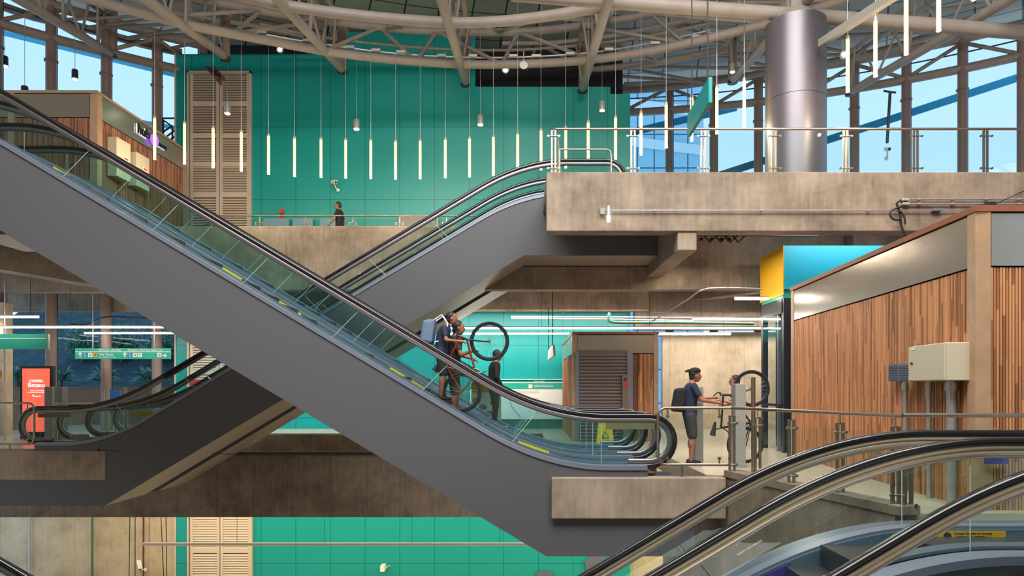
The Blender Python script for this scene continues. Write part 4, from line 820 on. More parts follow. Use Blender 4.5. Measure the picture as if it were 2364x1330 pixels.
# advertising screen
Yt = 19.2; tt = thing('advertising_screen', P(82, 1010, Yt), 'black framed advertising screen glowing red beside the planted window', 'screen'); tt.location.z = 0
a = P(46, 0, Yt); c = P(121, 845, Yt); b = MB(); b.box(a.x, c.x, Yt, Yt+.14, 0, c.z); b.build('frame', M['void'], tt, bevel=.01)
a = P(52, 1000, Yt); c = P(115, 851, Yt); b = MB(); b.box(a.x, c.x, Yt-.008, Yt+.01, .2, c.z); scn = b.build('screen', M['ad'], tt)
k = Yt/F
for px, py, s_, h_, ital in ((84, 880, 'CONFIA.', 8.5, 0), (84, 889.5, 'Betano', 14, 1), (86, 902, 'BAIXE O APP AGORA', 3.4, 0), (84, 906, 'OU ACESSE BETANO.BET.BR', 3.2, 0), (85, 915, 'Google Play', 4, 0)):
    o = text(s_, h_*k, M['adtext'], front(P(px, py, Yt-.014)), scn, .002+(.003 if h_ > 8 else 0), 'CENTER', sx=1.0)
b = MB(); q = P(75.5, 915, Yt-.012); b.prism([q, q+Vector((0,0,.05)), q+Vector((.045,0,.025))], (0,-.003,0)); b.build('play_symbol', M['adtext'], scn)
# yellow and white notice at the very edge
Yn = 18.6; r5, a, c = panel('notice_board', -40, 5, 838, 873, Yn, 'yellow and white notice cut by the picture edge', 'white', th=.03); a5 = P(-40, 873, Yn); c5 = P(5, 856, Yn); b = MB(); b.box(a5.x, c5.x, Yn-.005, Yn, a5.z, c5.z); b.build('yellow_half', M['yellow_paint'], r5)
q = P(10, 0, Yn); b = MB(); b.box(q.x-.02, q.x+.02, Yn, Yn+.04, 0, P(0, 806, Yn).z); b.build('support_post', M['louvre'], r5)
b = MB(); b.box(P(-40,0,20.5).x, P(7,0,20.5).x, 20.5, 20.9, 0, 3.95); struct(b, 'pillar', M['conc_light'])
# blue preferential boarding poster
Yb = 20.2; r6, a, c = panel('poster', 253, 277, 900, 955, Yb, 'small blue preferential boarding poster beside the steel gates', 'blue', th=.03, cat='poster'); k = Yb/F
text('Embarque', 4.8*k, M['white'], front(P(259, 921, Yb-.006)), r6, .001); text('preferencial', 4.8*k, M['white'], front(P(258, 926.5, Yb-.006)), r6, .001)
q = P(265, 955, Yb); b = MB(); b.box(q.x-.03, q.x+.03, Yb+.03, Yb+.06, 0, q.z+.2); b.build('stand', M['steel'], r6)
# gates left and right
def gate(px0, px1, py0, Y, label, m='steel', dp=.25):
    a = P(px0, 0, Y); c = P(px1, py0, Y); b = MB(); b.box(a.x, c.x, Y, Y+dp, 0, c.z); return tag(b.build('gate_pedestal', M[m], bevel=.01), label, 'gate')
gate(102, 119, 893, 17.6, 'slim grey gate pedestal before the red screen', 'track'); gate(125, 142, 894, 17.4, 'slim grey gate pedestal between screen and planter', 'track')
gate(1605, 1624, 893, 13.1, 'slim grey gate pedestal beside the man in the cap', 'track'); gate(1698, 1722, 886, 12.3, 'wider grey gate pedestal before the raised bicycle', 'track')
b = MB(); q = P(1739, 871, 11.6); b.tube([(q.x, q.y, 0), q], .035, 12); tag(b.build('gate_post', M['steel']), 'tall round steel post beside the wide gate pedestal', 'post')
for px, lb in ((246, 'pair of slim steel bars beside the blue poster'), (289, 'pair of slim steel bars beyond the blue poster'), (375, 'pair of slim steel bars before the brown post')):
    b = MB()
    for dx in (-2.5, 2.5): q = P(px+dx, 895, 21); b.tube([(q.x, q.y, 0), q], .018, 8)
    b.tube([P(px-2.5, 905, 21), P(px+2.5, 905, 21)], .01, 6); tag(b.build('barrier_post', M['steel']), lb, 'post')
b = MB(); b.tube([P(127, 933, 17.2), P(296, 934, 17.2)], .03, 8); b.tube([(P(135,0,17.2).x,17.2,0), P(135,933,17.2)], .02, 8); b.tube([(P(290,0,17.2).x,17.2,0), P(290,934,17.2)], .02, 8); tag(b.build('barrier_rail', M['steel']), 'thin horizontal steel rail behind the rear escalator handrail', 'railing')
# information board on the teal wall
Yi = 23.85; r7 = thing('information_board', P(1200, 960, Yi), 'white information board with teal header on the teal wall behind the escalator foot', 'information board')
a = P(1085, 880, Yi); c = P(1302, 899, Yi); b = MB(); b.box(a.x, c.x, Yi, 23.99, c.z, a.z); b.build('header', M['teal_sign'], r7)
b = MB(); a2 = P(1085, 968, Yi); b.box(a2.x, c.x, Yi, 23.99, a2.z, c.z); bo = b.build('board', M['white'], r7)
for py in (876.5, 883.5): q0 = P(1150, py, Yi); q1 = P(1302, py, Yi); b = MB(); b.box(q0.x, q1.x, Yi-.01, 23.99, q0.z-.012, q0.z+.012); b.build('rule_line', M['white'], r7)
k = Yi/F; text('Information', 5*k, M['white'], front(P(1233, 880.2, Yi-.012)), r7, .002); text('Informações', 9*k, M['white'], front(P(1232, 891.5, Yi-.012)), r7, .004)
q = P(1224.5, 892, Yi); b = MB(); b.box(q.x-.065, q.x+.065, Yi-.01, Yi, q.z-.065, q.z+.065); o = b.build('icon_tile', M['white'], r7); text('i', 9*k, M['teal_sign'], front(P(1223.6, 892, Yi-.014)), o, .002)
for px0, px1, py in ((1170,1244,903),(1170,1244,907),(1180,1244,921)): q0 = P(px0, py, Yi); q1 = P(px1, py, Yi); b = MB(); b.box(q0.x, q1.x, Yi-.004, Yi, q0.z-.006, q0.z+.006); b.build('print_line', M['red' if py == 907 else 'track'], bo)
b = MB(); b.tube(smooth([P(1176, 915, Yi-.01), P(1180, 935, Yi-.01), P(1190, 950, Yi-.01), P(1202, 962, Yi-.01)]), .02, 6); b.build('map_line', mat('map_blue', srgb(120, 190, 230), .5), bo)
b = MB(); a3 = P(1088, 882, 20.4); c3 = P(1157, 968, 20.4); b.box(a3.x, c3.x, 20.4, 20.45, a3.z-.02-(a3.z-c3.z), a3.z); n8 = tag(b.build('map_board', M['white']), 'white map board with yellow header behind the escalator glass', 'map board')
b = MB(); b.box(a3.x, c3.x, 20.39, 20.4, a3.z-.3, a3.z); b.build('yellow_header', M['yellow_paint'], n8)
for px in (1100, 1145): q = P(px, 968, 20.42); b = MB(); b.box(q.x-.03, q.x+.03, 20.41, 20.44, 0, q.z); b.build('leg', M['steel'], n8)
for k_, (px, py) in enumerate(((1100,925),(1115,940),(1098,950),(1130,955),(1140,930))): q = P(px, py, 20.39); b = MB(); b.ell(q, .12, .004, .09, 10, 6); b.build('map_patch', M['track'], n8)
# hanging signs seen edge-on
r9 = thing('hanging_sign', P(1272, 830, 20.9), 'white hanging sign seen nearly edge on before the teal wall', 'sign')
b = MB(); b.prism([P(1264, 832, 20.9), P(1266, 808, 20.9), P(1276, 796, 19.7), P(1278, 821, 19.7)], (.06, 0, 0)); b.build('board', M['white'], r9)
for px, py, yy, zt2 in ((1266, 808, 20.9, 3.8), (1276, 797, 19.7, 5.37)): b = MB(); q = P(px, py, yy); b.tube([q, (q.x, q.y, zt2)], .014, 6); b.build('hanger', M['cable'], r9)
r10 = thing('hanging_sign', P(1618, 240, 13), 'slanted teal hanging sign seen edge on above the upper railing', 'sign')
zt_, zb_ = HC+(CY-178)/F*11.4, HC+(CY-236)/F*11.4
fa = P(1643, 178, 11.4); fb = P(1643, 236, 11.4); ba = P(1587, 265, 11.4*(897-178)/(897-265)); bb_ = P(1587, 305, 1); Yb_ = ba.y
b = MB(); b.hexa([(fa.x-.05, 11.4, fb.z), (fa.x+.01, 11.4, fb.z), (ba.x+.06, Yb_, fb.z), (ba.x, Yb_, fb.z), (fa.x-.05, 11.4, fa.z), (fa.x+.01, 11.4, fa.z), (ba.x+.06, Yb_, fa.z), (ba.x, Yb_, fa.z)]); b.build('board', mat('teal_signboard', srgb(0, 138, 140), .35), r10)
for f in (.15, .8): q = Vector((fa.x, 11.4, fa.z)).lerp(Vector((ba.x, Yb_, fa.z)), f); b = MB(); b.tube([q, (q.x, q.y, 12.4)], .012, 6); b.build('hanger', M['cable'], r10)
# wet floor sign
q = P(1398, 1030, 16.2); b = MB(); b.hexa([(q.x-.22,16.2,0),(q.x+.22,16.2,0),(q.x+.22,16.23,0),(q.x-.22,16.23,0),(q.x-.15,16.34,.62),(q.x+.15,16.34,.62),(q.x+.15,16.37,.62),(q.x-.15,16.37,.62)]); b.hexa([(q.x-.22,16.55,0),(q.x+.22,16.55,0),(q.x+.22,16.52,0),(q.x-.22,16.52,0),(q.x-.15,16.38,.62),(q.x+.15,16.38,.62),(q.x+.15,16.35,.62),(q.x-.15,16.35,.62)])
wf = tag(b.build('wet_floor_sign', M['yellow_paint']), 'yellow folding wet floor sign seen through the escalator glass', 'floor sign')
b = MB(); b.tube([(q.x-.08,16.22,.25),(q.x+.08,16.22,.25),(q.x,16.27,.4),(q.x-.08,16.22,.25)], .01, 5); b.build('warning_triangle', M['blackink'], wf)
# cameras
def cctv(p, d, label, flip=1):
    r = thing('security_camera', p, label, 'security camera'); d = Vector(d).normalized(); b = MB(); b.beam(p-d*.16, p+d*.16, .1, .09); b.beam(p-d*.17+Vector((0,0,.055)), p+d*.21+Vector((0,0,.055)), .13, .015); b.build('housing', M['white'], r)
    b = MB(); b.tube([p+d*.155, p+d*.175], .04, 12); b.build('lens', M['blackink'], r)
    b = MB(); b.tube([p-Vector((0,0,.04)), p+Vector((.04*flip,.1,-.16)), p+Vector((.08*flip,.2,-.2))], .022, 8); b.lathe(p+Vector((.08*flip,.2,-.2)), [(.06,0),(.06,.04)], 12, 'y'); b.build('bracket', M['white'], r); return r
cctv(P(771, 421, 23.7), (.75, -1, -.25), 'white security camera on the teal wall above the walking person')
cctv(P(322, 1306, 24.0), (.5, -.6, -.6), 'white security camera on the lowest concrete wall')
cctv(P(2049, 345, 21.2), (-.2, -1, -.3), 'grey security camera on a long pole in the curved facade')
b = MB(); b.tube([P(2055, 212, 21.3), P(2048, 330, 21.3)], .045, 8); b.tube([P(2040, 210, 21.3), P(2068, 214, 21.3)], .03, 6); tag(b.build('camera_pole', M['dark']), 'long dark pole carrying a camera before the curved facade', 'pole')
b = MB(); p = P(885, 1310, 23.8); b.box(p.x-.07, p.x+.07, 23.6, 23.95, p.z-.1, p.z+.1); b.tube([(p.x+.05, 23.9, p.z-.06), (p.x+.2, 23.9, p.z+.05)], .012, 6); tag(b.build('wifi_antenna', M['white']), 'white box antenna on the lowest teal wall', 'antenna')
b = MB(); a = P(486, 155, 22.0); c = P(512, 183, 21.0); b.beam(P(485, 158, 22.5), P(507, 180, 21.0), .3, .06); b.beam(P(490, 162, 22.5), P(512, 186, 21.0), .04, .3); tag(b.build('steel_bracket', M['corten']), 'rusty steel beam stub sticking out over the louvred door', 'steel beam')
b = MB(); p = P(649, 487, 23.9); b.box(p.x-.07, p.x+.07, 23.9, 24, p.z-.07, p.z+.07); fs_ = tag(b.build('fire_alarm', M['red']), 'red fire alarm box on the teal wall above the walkway', 'fire alarm'); b = MB(); b.box(p.x-.07, p.x+.07, 23.95, 24, p.z-.28, p.z-.13); b.build('label_plate', M['red'], fs_)
for i, (x0, x1, lb) in enumerate(((609, 667, 'pale blue plastic panel beside the fire alarm on the walkway'), (676, 722, 'narrow pale blue panel between the other two on the walkway'), (738, 778, 'pale blue panel behind the walking person'))):
    b = MB(); a = P(x0, 540, 23.8); c = P(x1, 505, 23.8); b.box(a.x, c.x, 23.8, 23.9, ZU, c.z); tag(b.build('blank_panel', mat('pale_blue_panel', srgb(120, 160, 178), .5)), lb, 'panel')
b = MB(); a = P(922, 545, 23.6); c = P(1006, 498, 23.6); dw = thing('service_door', P(960, 545, 23.6), 'grey service door in the teal wall at the walkway end', 'door'); b.box(a.x, c.x, 23.9, 24.0, ZU, c.z); b.build('leaf', M['track'], dw)
b = MB(); b.box(a.x-.06, a.x, 23.85, 24, ZU, c.z+.06); b.box(c.x, c.x+.06, 23.85, 24, ZU, c.z+.06); b.box(a.x, c.x, 23.85, 24, c.z, c.z+.06); b.build('frame', M['louvre'], dw)
# conduits and fittings on the upper slab
Yc = 13.6
def pipe(px0, px1, py, r_, label, m='conduit', Y=Yc): b = MB(); b.tube([P(px0, py, Y), P(px1, py, Y)], r_, 8); [b.lathe(P(px0+(px1-px0)*f, py, Y)+Vector((-.03,0,0)), [(r_*1.6,0),(r_*1.6,.05)], 8, 'x') for f in (.1, .35, .6, .85)]; return tag(b.build('conduit_pipe', M[m]), label, 'conduit')
pipe(1412, 2400, 486, .016, 'longest thin conduit running from the bracket lamp along the concrete slab'); pipe(2092, 2400, 460, .02, 'upper of two short conduits at the end of the concrete slab'); pipe(2092, 2400, 470.5, .02, 'lower of two short conduits at the end of the concrete slab')
wl = thing('wall_lamp', P(1402, 514, Yc-.1), 'lit cylindrical bracket lamp on the face of the concrete slab', 'lamp'); p = P(1405, 498, Yc-.12)
b = MB(); b.lathe(p, [(.038,0),(.038,.17),(.01,.2)], 16); b.build('housing', M['lampbody'], wl); b = MB(); b.lathe(p-Vector((0,0,.12)), [(.03,0),(.034,.12)], 16); b.build('lamp', M['spot'], wl)
b = MB(); q = P(1391, 488, Yc); b.box(q.x-.05, q.x+.05, Yc-.06, 13.66, q.z-.06, q.z+.05); b.tube([q, p+Vector((0,0,.1))], .018, 6); b.build('bracket', M['track'], wl)
for px, py, w_, h_, m_, lb in ((2089, 461.5, .13, .05, 'lampbody', 'white junction box on the upper short conduit'), (2090, 471, .13, .05, 'lampbody', 'white junction box on the lower short conduit'), (2162, 485, .16, .06, 'vent', 'grey oval junction box on the longest conduit'), (2283, 475, .22, .14, 'dark', 'dark square junction box near the end of the slab')):
    q = P(px, py, Yc); b = MB(); b.box(q.x-w_/2, q.x+w_/2, Yc-.05, 13.66, q.z-h_/2, q.z+h_/2); tag(b.build('junction_box', M[m_], bevel=.008), lb, 'junction box')
b = MB(); b.tube(smooth([P(x_, y_, Yc-.05) for x_, y_ in ((2080,462),(2070,470),(2074,480),(2078,500),(2080,518),(2086,535),(2094,548),(2110,556),(2130,560))], 3), .02, 6); b.tube(smooth([P(x_, y_, Yc-.08) for x_, y_ in ((2084,476),(2062,484),(2054,495),(2064,507),(2078,506),(2082,492),(2072,486),(2086,496),(2090,518))], 3), .018, 6); tag(b.build('cable_coil', M['cable']), 'coiled black cable hanging from the white junction boxes', 'cable')
b = MB(); b.tube([P(2300, 470, Yc-.04), P(2400, 425, 12.5)], .008, 5); tag(b.build('cable', M['cable']), 'thin black cable rising from the dark junction box', 'cable')
# pipes and trays under the upper slab
b = MB(); b.box(X(1612,14.8), X(1890,14.8), 14.8, 14.9, HC+(CY-545)/F*14.8, HC+(CY-541)/F*14.8); 
for px in (1625, 1650, 1672, 1690): b.tube([P(px, 543, 14.8), P(px+14, 560, 14.7), P(px+30, 545, 14.7)], .02, 6); b.lathe(P(px-6, 552, 14.8), [(.04,0),(.04,.1)], 10, 'y')
[b.tube([P(px, 541, 14.85), (P(px, 541, 14.85).x, 14.85, 5.37)], .012, 5) for px in (1618, 1750, 1880)]
tag(b.build('cable_tray', M['dark']), 'dark cable tray with clamps beneath the upper slab', 'cable tray')
b = MB(); b.tube(smooth([P(1505, 742, 16.5), P(1545, 718, 15.6), P(1590, 690, 15), P(1636, 666, 14.6), P(1760, 667, 14.6)], 3), .016, 6); tag(b.build('conduit_pipe', M['conduit']), 'thin conduit slanting beneath the beams beside the yellow lift head', 'conduit')
b = MB(); b.tube([P(1180, 735, 22.6), P(1395, 737, 22.6), P(1600, 741, 22.6)], .03, 6); b.tube([P(1180, 731, 22.5), P(1600, 733, 22.5)], .02, 6); tag(b.build('conduit_pipe', M['conduit']), 'pair of service conduits above the long lamp at mid level', 'conduit')
b = MB(); b.tube(smooth([P(1407, 722, 22.2), P(1408, 742, 22.2), P(1450, 745, 22.2), P(1560, 745, 22.2), P(1740, 748, 22.2)], 3), .045, 8); tag(b.build('green_pipe', M['green']), 'green water pipe under the beams above the kiosk', 'pipe')
b = MB(); b.tube(smooth([P(165, 748, 22), P(200, 750, 22), P(240, 733, 21.6), (P(300, 733, 21.6)), P(352, 735, 21.6)], 3), .03, 6); tag(b.build('conduit_pipe', M['dark']), 'dark conduit bending under the ceiling above the green direction sign', 'conduit')
# lower level wall pipes and cables
for i, (px, m_, r_, lb) in enumerate(((68,'conduit',.03,'pale vertical conduit on the lowest concrete wall'),(213,'green',.035,'green vertical pipe on the lowest concrete wall'),(331,'corten',.025,'brown vertical conduit above the lowest camera'))):
    b = MB(); b.tube([P(px, 1180, 24.2), P(px, 1400, 24.2)], r_, 8); tag(b.build('wall_pipe', M[m_]), lb, 'pipe')
for i, (pa, pb, lb) in enumerate((((300,304),(0,0),'pair of slack black cables beside the green pipe'), ((371,384),(10,3),'pair of slack black cables beside the teal wall edge'))):
    b = MB()
    for j in range(2): b.tube([P(pa[0]+12*j, 1180, 23), P(pa[0]+12*j+pb[j]-(3 if j == 0 and i == 0 else 0), 1400, 23)], .014, 5)
    tag(b.build('hanging_cable', M['cable']), lb, 'cable')
b = MB(); b.tube([P(215, 1040, 15.4), P(240, 1040, 15.4), P(440, 1047, 17), P(860, 1053, 19.6)], .008, 5); b.tube([P(226,1036,15.4), P(232,1040,15.4), P(226,1040,15.4)], .02, 6); tag(b.build('cable', M['cable']), 'thin cable strung from the concrete landing corner along the beam', 'cable')
# ================================================================== PEOPLE AND BICYCLES
def remesh(o, v):
    r = o.modifiers.new('skin_surface', 'REMESH'); r.mode = 'VOXEL'; r.voxel_size = v; r.use_smooth_shade = True
    sm = o.modifiers.new('relax', 'SMOOTH'); sm.factor = .5; sm.iterations = 2
    return o
def person(name, p0, yaw, label, pose, top='navy', bottom='blackc', topsleeve=True, shorts=True, hat=None, h=1.72, hair=True, shoe='blackc'):
    r = thing(name, p0, label, 'person'); k = h/1.72; cy, sy = math.cos(yaw), math.sin(yaw); p0 = Vector(p0)
    def T(q): q = Vector(q)*k; return p0+Vector((q.x*cy-q.y*sy, q.x*sy+q.y*cy, q.z))
    def loft(b, secs, n=16):
        vs = []
        for c, rx, ry in secs:
            for i in range(n): a = 2*PI*i/n; vs.append(T((c[0]+rx*math.cos(a), c[1]+ry*math.sin(a), c[2])))
        m = len(secs); b.add(vs, [(i*n+j, i*n+(j+1)%n, (i+1)*n+(j+1)%n, (i+1)*n+j) for i in range(m-1) for j in range(n)]+[tuple(range(n))[::-1], tuple(range((m-1)*n, m*n))], True)
    def limb(b, a, c, ra, rc): b.tube([T(a), T(Vector(a).lerp(Vector(c), .5)), T(c)], ra*k, 12, r2=rc*k); b.ell(T(a), ra*k, ra*k, ra*k); b.ell(T(c), rc*k, rc*k, rc*k)
    V = Vector; ln = pose.get('lean', 0); pz = pose.get('pelvis', .93); pel = V((0, 0, pz)); dz = pz-.93
    def tor(z): f = max(0, z-.93); return V((ln*f*f*1.1, 0, z+dz))
    neck = tor(1.47); hd = tor(1.60)+V((.03+ln*.1, 0, 0))
    body = MB()
    loft(body, [(tor(.86), .09, .13), (tor(.93), .115, .16), (tor(1.05), .10, .14), (tor(1.2), .115, .155), (tor(1.34), .115, .18), (tor(1.42), .09, .15), (tor(1.46), .06, .08), (tor(1.50), .05, .052), (tor(1.54)+V((.01,0,0)), .05, .05)])
    loft(body, [(hd+V((.015,0,-.115)), .035, .035), (hd+V((.02,0,-.09)), .062, .052), (hd+V((.01,0,-.04)), .088, .068), (hd+V((0,0,.01)), .098, .076), (hd+V((-.005,0,.06)), .092, .074), (hd+V((-.01,0,.1)), .062, .055), (hd+V((-.01,0,.12)), .02, .02)])
    body.ell(T(hd+V((.1,0,-.02))), .02*k, .016*k, .026*k, 8, 6)                       # nose
    for s_ in (-1, 1): body.ell(T(hd+V((-.005, s_*.078, -.01))), .02*k, .012*k, .032*k, 8, 6)   # ears
    legs = []
    for s_, (kn, an) in zip((-1, 1), pose['legs']):
        hip = V((0, s_*.085, pz-.05)); kn = V(kn); an = V(an); limb(body, hip, kn, .088, .056); limb(body, kn, an, .056, .036)
        body.ell(T(kn.lerp(an, .3)+V((-.015,0,0))), .055*k, .055*k, .11*k); legs.append((hip, kn, an))
    arms = []
    for s_, (el, wr) in zip((-1, 1), pose['arms']):
        sh = tor(1.40)+V((0, s_*.175, 0)); el = V(el)+V((0,0,dz)); wr = V(wr)+V((0,0,dz)); limb(body, sh, el, .052, .038); limb(body, el, wr, .038, .025); arms.append((sh, el, wr))
        d = (wr-el).normalized(); sd = d.cross(V((0,0,1))); sd = sd.normalized() if sd.length > .1 else V((1,0,0)); n_ = sd.cross(d)
        pm = wr+d*.045; body.tube([T(wr), T(wr+d*.03), T(wr+d*.085)], .026*k, 10, r2=.034*k)
        for f, (o_, L_) in enumerate(((-.03, .062), (-.01, .072), (.01, .068), (.029, .052))):   # fingers, curled
            a = wr+d*.085+sd*o_; m1 = a+d*L_*.55-n_*.012; e1 = m1+(d*.25-n_*.8).normalized()*L_*.5; body.tube([T(a-d*.02), T(m1), T(e1)], .0095*k, 8, r2=.008*k)
        a = wr+d*.03+sd*-.032; body.tube([T(a), T(a+d*.03-sd*.022-n_*.01), T(a+d*.052-sd*.018-n_*.03)], .011*k, 8, r2=.009*k)
    o = body.build('body', M['skin'], r); remesh(o, .0085)
    b = MB(); loft(b, [(tor(.88), .128, .172), (tor(.95), .13, .172), (tor(1.05), .122, .16), (tor(1.2), .132, .172), (tor(1.34), .134, .196), (tor(1.42), .11, .172), (tor(1.465), .072, .09)])
    for sh, el, wr in arms: e = sh.lerp(el, .62 if topsleeve == True else 1); limb(b, sh-V((0,0,.005)), e, .066, .056); (limb(b, el, wr-(wr-el)*.06, .052, .04) if topsleeve == 'long' else None)
    remesh(b.build('shirt', M[top], r), .011)
    b = MB(); loft(b, [(V((0,0,pz-.1)), .10, .15), (V((0,0,pz-.02)), .13, .175), (V((0,0,pz+.05)), .124, .165)])
    for hip, kn, an in legs:
        if shorts: limb(b, hip, hip.lerp(kn, .92), .104, .082)
        else: limb(b, hip, kn, .104, .07); limb(b, kn, an, .07, .055)
    remesh(b.build('shorts' if shorts else 'trousers', M[bottom], r), .011)
    for hip, kn, an in legs:
        b = MB(); b.tube([T(an+V((-.06,0,-.05))), T(an+V((.02,0,-.045))), T(an+V((.13,0,-.06)))], .04*k, 10, r2=.032*k); b.ell(T(an+V((.14,0,-.06))), .045*k, .035*k, .028*k); b.ell(T(an+V((-.05,0,-.04))), .04*k, .036*k, .045*k); remesh(b.build('shoe', M[shoe], r), .01)
    if hair:
        b = MB(); b.ell(T(hd+V((-.022,0,.035))), .098*k, .084*k, .1*k, 16, 10); b.ell(T(hd+V((-.06,0,-.03))), .05*k, .07*k, .07*k, 12, 8); remesh(b.build('hair', M['hair'], r), .01)
    if hat:
        hf = pose.get('brim', 1)
        b = MB(); b.ell(T(hd+V((-.005,0,.075))), .108*k, .094*k, .075*k, 16, 10); b.tube([T(hd+V((.02*hf,0,.075))), T(hd+V((.12*hf,0,.07))), T(hd+V((.18*hf,0,.05)))], .06*k, 12, r2=.035*k); q = T(hd+V((0,0,.07))).z
        b.v = [V((v.x, v.y, q+(v.z-q)*(1 if v.z > q else .25))) for v in b.v]; remesh(b.build('cap', M[hat], r), .01)
    for s_ in (-1, 1):
        b = MB(); b.ell(T(hd+V((.086, s_*.032, .01))), .008, .012, .007, 8, 6); b.build('eye', M['blackink'], r)
    b = MB(); b.ell(T(hd+V((.09, 0, -.062))), .008, .022, .006, 8, 6); b.build('mouth', mat('lips', srgb(120, 66, 58), .5), r)
    return r, T
stand = dict(legs=[((.03,-.1,.5),(-.02,-.11,.09)), ((.05,.1,.5),(.02,.11,.09))])
def bicycle(name, c1, c2, up, label, frame='blackc', tyre='blackc'):
    """c1 front hub, c2 rear hub, up: unit vector from the hub line towards the saddle; wheel plane contains c1, c2, up"""
    c1 = Vector(c1); c2 = Vector(c2); up = Vector(up).normalized(); f = (c1-c2).normalized(); up = (up-f*up.dot(f)).normalized(); n_ = f.cross(up); L_ = (c1-c2).length/1.04
    r = thing(name, (c1+c2)/2, label, 'bicycle'); Rw = .335
    def q(x_, z_, y_=0): return c2+f*x_*L_+up*z_*L_+n_*y_
    for c, nm in ((c1, 'front'), (c2, 'rear')):
        circ = lambda R_, n=40: [c+(f*math.cos(2*PI*i/n)+up*math.sin(2*PI*i/n))*R_ for i in range(n)]
        b = MB(); b.tube(circ(Rw-.02), .024, 8, closed=True); wh = b.build('tyre', M[tyre], r)
        b = MB(); b.tube(circ(Rw-.05), .014, 6, closed=True); b.build('rim', M['dark'], wh)
        b = MB()
        for i in range(20): a = 2*PI*i/20; b.tube([c+n_*(.03 if i % 2 else -.03), c+(f*math.cos(a)+up*math.sin(a))*(Rw-.05)], .0022, 4, caps=False)
        b.tube([c-n_*.05, c+n_*.05], .022, 10); b.build('spokes', M['steel'], wh)
    bb = (.42, -.06); st = (.26, .47); hb = (.86, .50); hl = (.88, .38)
    b = MB()
    for a, c in ((bb, st), (st, hb), (bb, hl), (hb, hl)): b.tube([q(*a), q(*c)], .018, 8)
    for y_ in (-.06, .06): b.tube([q(0, 0, y_), q(bb[0], bb[1], y_*.4)], .009, 6); b.tube([q(0, 0, y_), q(st[0], st[1]-.04, y_*.2)], .008, 6)
    b.build('frame', M[frame], r)
    b = MB(); b.tube([q(hb[0], hb[1]+.06), q(hl[0], hl[1]-.02)], .02, 8)
    for y_ in (-.055, .055): b.tube([q(hl[0], hl[1]-.02, y_), q(1.0, .06, y_), q(1.04, 0, y_)], .013, 6)
    b.build('fork', M['dark'], r)
    b = MB(); b.tube([q(hb[0]-.04, hb[1]+.1, -.3), q(hb[0]+.04, hb[1]+.08, -.1), q(hb[0]+.04, hb[1]+.08, .1), q(hb[0]-.04, hb[1]+.1, .3)], .012, 8); b.tube([q(hb[0], hb[1]), q(hb[0]+.04, hb[1]+.08)], .016, 8); b.build('handlebar', M['dark'], r)
    b = MB(); b.tube([q(st[0], st[1]-.02), q(st[0]-.04, st[1]+.12)], .013, 8); b.tube([q(st[0]-.16, st[1]+.14), q(st[0]-.04, st[1]+.13), q(st[0]+.1, st[1]+.12)], .055, 10, r2=.02); b.build('saddle', M['dark'], r)
    b = MB(); b.tube([q(bb[0]+.085*math.cos(2*PI*i/20), bb[1]+.085*math.sin(2*PI*i/20), .04) for i in range(20)], .006, 5, closed=True); b.tube([q(bb[0], bb[1], -.06), q(bb[0], bb[1], .06)], .02, 8); b.tube([q(bb[0], bb[1], .06), q(bb[0]+.1, bb[1]-.13, .07)], .01, 6); b.tube([q(bb[0], bb[1], -.06), q(bb[0]-.1, bb[1]+.13, -.07)], .01, 6); b.beam(q(bb[0]+.1, bb[1]-.13, .07), q(bb[0]+.1, bb[1]-.13, .15), .07, .02); b.beam(q(bb[0]-.1, bb[1]+.13, -.07), q(bb[0]-.1, bb[1]+.13, -.15), .07, .02); b.build('crankset', M['steel'], r)
    return r
def stepz(x_, x0=.42): u = x0-x_; pit = .335; k = math.floor(u/pit); return round(base(k*pit+pit/2)/(SL*pit))*(SL*pit)
# two riders and their bicycle on the front escalator
xa = X(1018, 11.75); person('person', (xa, 11.8, stepz(xa)), 0, 'person in dark navy T-shirt with a backpack holding a bicycle on the front escalator',
    dict(legs=[((.04,-.1,.5),(0,-.11,.09)), ((.05,.1,.5),(.02,.11,.09))], arms=[((.12,-.24,1.16),(.36,-.18,1.14)), ((.14,.22,1.14),(.38,.14,1.2))], lean=.3), 'navy', 'blackc', hair=True, h=1.5)
b = MB(); zb_ = stepz(xa)
b.hexa([(xa-.36,11.66,zb_+.98),(xa-.14,11.64,zb_+.95),(xa-.14,11.96,zb_+.95),(xa-.36,11.94,zb_+.98),(xa-.3,11.67,zb_+1.36),(xa-.08,11.65,zb_+1.38),(xa-.08,11.95,zb_+1.38),(xa-.3,11.93,zb_+1.36)])
bp = tag(b.build('backpack', M['bluebag'], bevel=.05), 'grey blue backpack worn by the person with the bicycle on the escalator', 'backpack')
for y_ in (11.68, 11.92): b = MB(); b.tube([(xa-.1,y_,zb_+1.36),(xa+.02,y_,zb_+1.44),(xa+.12,y_,zb_+1.3),(xa+.06,y_,zb_+1.02),(xa-.1,y_,zb_+.98)], .014, 6); b.build('strap', M['whitec'], bp)
xb = X(1046, 12.05); person('person', (xb, 12.1, stepz(xb)), .1, 'second person standing just below the navy T-shirt, hands on the same bicycle',
    dict(legs=stand['legs'], arms=[((.12,-.22,1.14),(.3,-.1,1.2)), ((.1,.24,1.16),(.3,.2,1.1))], lean=.1), 'greyc', 'greyc', h=1.78)
h1 = P(1130, 788, 11.85); h2 = P(1066, 906, 11.85); bicycle('bicycle', h1, h2, (-.85, 0, .45), 'bicycle tipped upright on the front escalator with its front wheel in the air', 'redframe')
